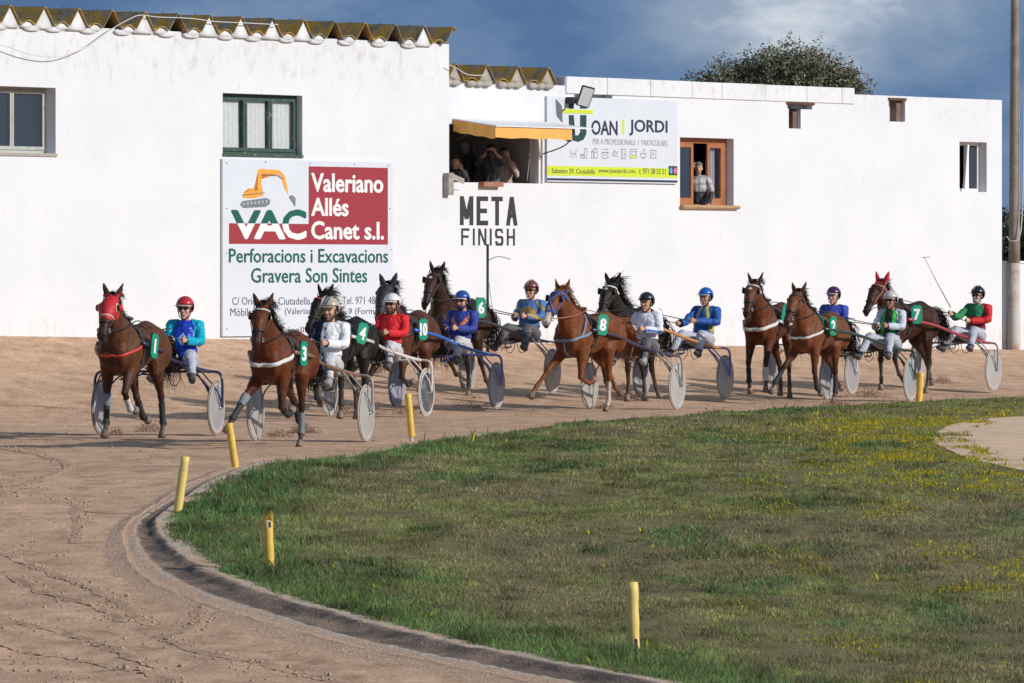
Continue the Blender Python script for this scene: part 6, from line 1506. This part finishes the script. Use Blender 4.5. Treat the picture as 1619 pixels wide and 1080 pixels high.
# 7
s7, h7, d7 = racer(7, 1509, 618, 27, 1.50, 32, -.04, 0, .36,
  dict(label='dark brown horse with red ear covers and number seven, rightmost in the field', coat=(.045,.014,.008), pose=stance((10,-5,5), (22,-30,-60), (-14,-46,-30,-20), (12,-20,10,30)), neck=8, head=-15, ears='red', collar=red_st, collarw=.04, mane=.20, bridle=tan_st, blinkers=False, noseband=M_LEA,
       plate=(.24,.38,1.36,50,0)),
  dict(label='sulky with red and silver shafts and dusty white wheels, rightmost in the field', fn='redsilver', frame=(.36,.05,.06), f2n='silver', frame2=(.32,.32,.34), dn='dusty', disc=(0.390,0.378,0.354), tn='pale', tyre=(.38,.35,.31)),
  dict(label='person in a black helmet with a green and red jacket, holding a long whip', helmet=(.012,.012,.02), visor=(.02,.02,.03), stripe=(.3,.3,.35), jacket=fcol((.20,.012,.03), sr=(.02,.22,.07), sl=(.50,.012,.02), extra=lambda x,y,z,t: (.02,.20,.08) if t == 'torso' and z > .40 else None), scarf=(.35,.38,.40), goggles=True, look=-8, breeches=(.42,.46,.60), brn='bluewhite', arms={'R': ((.22,-.26,.38),(.46,-.22,.44)), 'L': ((.10,.25,.34),(.34,.06,.33))}), num='7')
# whip held upright by the rightmost driver
tip, hnd = at(1462, 408, s7.location.y), at(1503, 486, s7.location.y-.3)
bm = bmesh.new(); o0 = hnd; tube(bm, [(0,0,0), (tip-hnd)*.5+Vector((0,0,-.02)), tip-hnd], (.010, .004), n=6)
tube(bm, [tip-hnd, tip-hnd+Vector((-.03,0,.01)), tip-hnd+Vector((.10,0,.02))], .005, n=5)
tag(link('driving_whip', bm, M_BLK, None, loc=tuple(hnd)), 'long thin whip held up against the white wall by the rightmost driver', 'whip')

# --- spectators in the windows ------------------------------------------------------
def spectator(px, py, depth, scale, label, jacket, skin=(.50,.29,.21), hair=(.03,.02,.015), arms=None, look=0, bald=False, beard=None, off=OB):
    """head centre at the photo pixel, standing behind the window; half figure down to the thighs"""
    u, z = onwall(px, py, off-depth); p = wallpt(u, z, off-depth)
    root = empty('person', (p.x, p.y, z-1.55*scale), 0, label, 'person'); cd = math.atan2(-p.y, -p.x)
    root.rotation_euler = (0, 0, cd); root.scale = (scale,)*3
    sp = []; bm = bmesh.new(); hd = Vector((0,0,1.55)); nk = Vector((-.03,0,1.40))
    loft(bm, [(-.03,0,.80),(-.03,0,.95),(-.02,0,1.08),(-.03,0,1.24),(-.03,0,1.36),nk], [(.15,.11),(.165,.12),(.15,.105),(.19,.12),(.14,.09),(.055,.05)], n=14, samp=sp, tagname='torso')
    loft(bm, [nk-Vector((0,0,.03)), nk.lerp(hd,.6)], [.055,.052], n=10, samp=sp, tagname='neck')
    for s in (-1, 1): loft(bm, [(-.02,s*.09,.86),(-.0,s*.10,.45),(-.02,s*.10,.08)], [.09,.06,.045], n=10, samp=sp, tagname='leg'); loft(bm, [(-.05,s*.10,.04),(.12,s*.11,.03)], [.045,.04], n=8, samp=sp, tagname='leg')
    Rz = Matrix.Rotation(R(look), 3, 'Z'); hx = lambda q: hd+Rz@Vector(q)
    loft(bm, [hx((0.0,0,-.115)),hx((.012,0,-.085)),hx((.005,0,-.03)),hx((-.005,0,.03)),hx((-.01,0,.08)),hx((-.01,0,.112))], [(.030,.035),(.052,.062),(.066,.085),(.075,.096),(.068,.086),(.03,.04)], n=16, samp=sp, tagname='head')
    loft(bm, [hx((.088,0,.012)),hx((.108,0,-.022)),hx((.098,0,-.038))], [(.010,.010),(.016,.014),(.014,.010)], n=8, samp=sp, tagname='head')
    for s in (-1, 1): ell(bm, hx((-.01,s*.077,-.01)), (.018,.010,.030)); ell(bm, hx((.075,s*.03,.028)), (.014,.024,.008))
    arms = arms or {'R': ((.02,-.25,1.08),(.22,-.14,.98)), 'L': ((.02,.25,1.08),(.22,.14,.98))}; hs_ = []
    for s, nm in ((-1,'R'),(1,'L')):
        el, wr = Vector(arms[nm][0]), Vector(arms[nm][1]); sh = Vector((-.03,s*.17,1.34))
        loft(bm, [(-.03,s*.07,1.36), sh, sh.lerp(el,.5), el, el.lerp(wr,.45), wr], [.05,.062,.05,.044,.038,.029], n=10, side=(.3,0,1), samp=sp, tagname='sleeve_'+nm)
        d = (wr-el).normalized(); up = Vector((1,0,0)); up = (up-d*up.dot(d)).normalized(); la = d.cross(up)
        loft(bm, [wr, wr+d*.03, wr+d*.075], [(.026,.018),(.038,.019),(.038,.016)], n=8, side=la, samp=sp, tagname='hand')
        for k in range(4): b0_ = wr+d*.075+la*(.03-.02*k); ln_ = (.055,.065,.06,.045)[k]; loft(bm, [b0_-d*.02, b0_+d*ln_*.5, b0_+d*ln_+up*.012], [.0095,.009,.0075], n=6, side=la, samp=sp, tagname='hand')
        th0 = wr+d*.03+la*.035; loft(bm, [th0, th0+la*.02+d*.025, th0+la*.026+d*.045], [.012,.011,.009], n=6, side=up, samp=sp, tagname='hand'); hs_.append(wr+d*.08)
    me = fuse(bm, .0095, 2); co, tg = vtags(me, sp); c = np.tile(np.array(skin), (len(co),1))
    if beard:
        for i, q_ in enumerate(co):
            w_ = Rz.transposed()@(Vector(q_)-hd)
            if tg[i] == 'head' and w_.z < -.05 and w_.x > 0: c[i] = beard
    setcol(me, c); me.name = 'body'; link('body', me, M_SKIN, root)
    for s in (-1,1):
        bm = bmesh.new(); ell(bm, hx((.084, s*.032, .008)), (.008,.012,.007), n=8); link('eye', bm, M_EYE, root)
    if not bald:
        sel = np.array([(t_ == 'head') and ((Rz.transposed()@(Vector(q_)-hd)).z > .045-.9*max(0, -(Rz.transposed()@(Vector(q_)-hd)).x+.02)) for q_, t_ in zip(co, tg)]); link('hair', shell(me, sel, .014, .008, 30), plain('hair_%d' % int(hair[0]*1000), hair, .8, bump=.01, bscale=60), root)
    sel = np.array([t_ == 'torso' or t_.startswith('sleeve') for t_ in tg]) & ~((co[:,2] > 1.40))
    for h in hs_: sel &= np.linalg.norm(co-np.array(h), axis=1) > .085
    jme = shell(me, sel, .016, .014, 9); jc = np.empty(len(jme.vertices)*3, np.float32); jme.vertices.foreach_get('co', jc); jc = jc.reshape(-1,3); jt = tg[sel]
    setcol(jme, np.array([jacket(p, t_) for p, t_ in zip(jc, jt)])); link('jacket', jme, mat('silk_jacket_matte', rough=.6, attr=True), root)
    sel = np.array([t_ == 'leg' for t_ in tg]); link('trousers', shell(me, sel, .012, .01), plain('dark_jeans', (.03,.035,.06), .9), root)
    return root, hs_
spectator(1104, 266, .30, 1.0, 'grey-haired person in a grey and black pullover shading the eyes at the orange window', lambda p, t: (.035,.035,.04) if p[2] < 1.10 or t == 'sleeve_R' and p[2] < 1.2 else ((.50,.49,.48) if int(p[2]*22)%3 else (.30,.30,.31)), skin=(.55,.33,.24), hair=(.16,.14,.13), beard=(.36,.27,.22),
          arms={'R': ((.14,-.30,1.38),(.16,-.15,1.56)), 'L': ((.05,.26,1.10),(.24,.20,.86))})
spectator(720, 256, .35, .93, 'person in dark clothes at the far left of the awning window, hand at cheek', lambda p, t: (.03,.028,.035), arms={'R': ((.1,-.25,1.1),(.25,-.1,1.0)), 'L': ((.18,.22,1.18),(.14,.12,1.40))})
pht, hs_p = spectator(776, 238, .60, .97, 'person in a grey coat looking through a camera on a tripod in the awning window', lambda p, t: (.07,.07,.075), arms={'R': ((.10,-.28,1.30),(.17,-.09,1.50)), 'L': ((.10,.28,1.30),(.17,.09,1.50))})
spectator(797, 243, .70, .96, 'person in a pink jumper with one hand raised to the face in the awning window', lambda p, t: (.50,.36,.33), arms={'R': ((.08,-.26,1.10),(.24,-.16,.98)), 'L': ((.20,.24,1.12),(.13,.08,1.46))})
# tripod with camera in front of the photographer
u, z = onwall(775, 243, OB-.38); p = wallpt(u, z, OB-.38); tr_ = empty('camera_tripod', (p.x, p.y, z-1.5), 0, 'black tripod carrying a camera with a long lens in the awning window', 'tripod')
tr_.rotation_euler = (0,0,math.atan2(-p.y,-p.x))
for a in (90, 210, 330):
    bm = bmesh.new(); tube(bm, [(0,0,1.38),(math.cos(R(a))*.34, math.sin(R(a))*.34, 0)], .014, n=6, k=1); link('leg', bm, M_BLK, tr_)
bm = bmesh.new(); box(bm, (0,0,1.50), (.09,.14,.11)); bmesh.ops.bevel(bm, geom=bm.edges[:], offset=.012, segments=2, affect='EDGES'); loft(bm, [(.04,0,1.5),(.2,0,1.5)], [.036,.042], n=12); loft(bm, [(0,0,1.38),(0,0,1.45)], [.03,.03], n=10, side=(1,0,0)); link('camera', bm, M_BLK, tr_)
# clothes and boards hanging at the back of the room
for k, (px_, py_, w_, h_, c_) in enumerate(((742, 258, .34, .75, (.07,.06,.07)), (735, 232, .26, .26, (.30,.30,.31)), (748, 240, .22, .3, (.24,.24,.26)))):
    u, z = onwall(px_, py_, OB-1.6); o = empty('hanging_coat' if k == 0 else 'hanging_bag', (WX, WY, 0), WROT, ('dark coat hanging on the back wall of the awning room', 'pale crumpled bag hanging above the dark coat, left one', 'pale crumpled bag hanging above the dark coat, right one')[k], 'coat' if k == 0 else 'bag')
    bm = bmesh.new(); ell(bm, (u, 1.72, z), (w_/2, .08, h_/2), n=18)
    for v in bm.verts: v.co += Vector((.04,.03,.04))*noise.noise(v.co*7)
    link('cloth', bm, plain('cloth_%d' % k, c_, .9), o)
u, z = onwall(822, 268, OB-.9); o = empty('office_chair', (WX, WY, 0), WROT, 'grey padded chair back standing inside the awning room near its right side', 'chair')
bm = bmesh.new(); box(bm, (u, 1.0, z-.05), (.62, .10, .75)); bmesh.ops.bevel(bm, geom=bm.edges[:], offset=.04, segments=3, affect='EDGES'); link('backrest', bm, plain('chair_grey', (.16,.17,.18), .8), o)
bm = bmesh.new(); box(bm, (u, 1.0+.25, z-.5), (.55, .5, .10)); bmesh.ops.bevel(bm, geom=bm.edges[:], offset=.03, segments=2, affect='EDGES'); link('seat', bm, plain('chair_grey', (.16,.17,.18), .8), o)
bm = bmesh.new(); tube(bm, [(u,1.2,z-.5),(u,1.2,z-1.1)], .03, n=8, k=1); link('stem', bm, M_BLK, o)

# --- earth thrown up by the hooves ---------------------------------------------------
kx, ky, kz, ks = [], [], [], []
for (x, y, w_, h_, n_) in ((478,684,26,14,420),(990,632,30,18,520),(590,655,20,26,160),(1375,628,30,16,420),(1490,606,18,12,200),(236,682,22,18,200),(182,688,20,12,160),(440,690,22,10,160),(1322,640,22,10,160),(640,655,24,18,160),(745,645,24,20,160),(955,645,16,8,160),(1230,616,20,10,120),(545,655,20,20,140)):
    g_ = hit(x, y); s_ = g_.y/F
    for _ in range(int(n_*2.5)):
        a = rng.normal(0, .45); kx.append(g_.x+a*w_*s_); ky.append(g_.y+rng.normal(0,.25)); kz.append(abs(rng.normal(0,.5))*h_*s_*math.exp(-a*a)); ks.append(abs(rng.normal(0,.0045))+.003)
kx, ky, kz, ks = map(np.array, (kx, ky, kz, ks))
tag(clods('flying_dirt', kx, ky, relief_full(kx.copy(), ky.copy())+kz, ks, mat('dark_clod', (.27,.17,.12), .95, var=.3, vscale=7, spec=.1)), 'crumbs of earth thrown up by the hooves', 'dirt', kind='stuff')
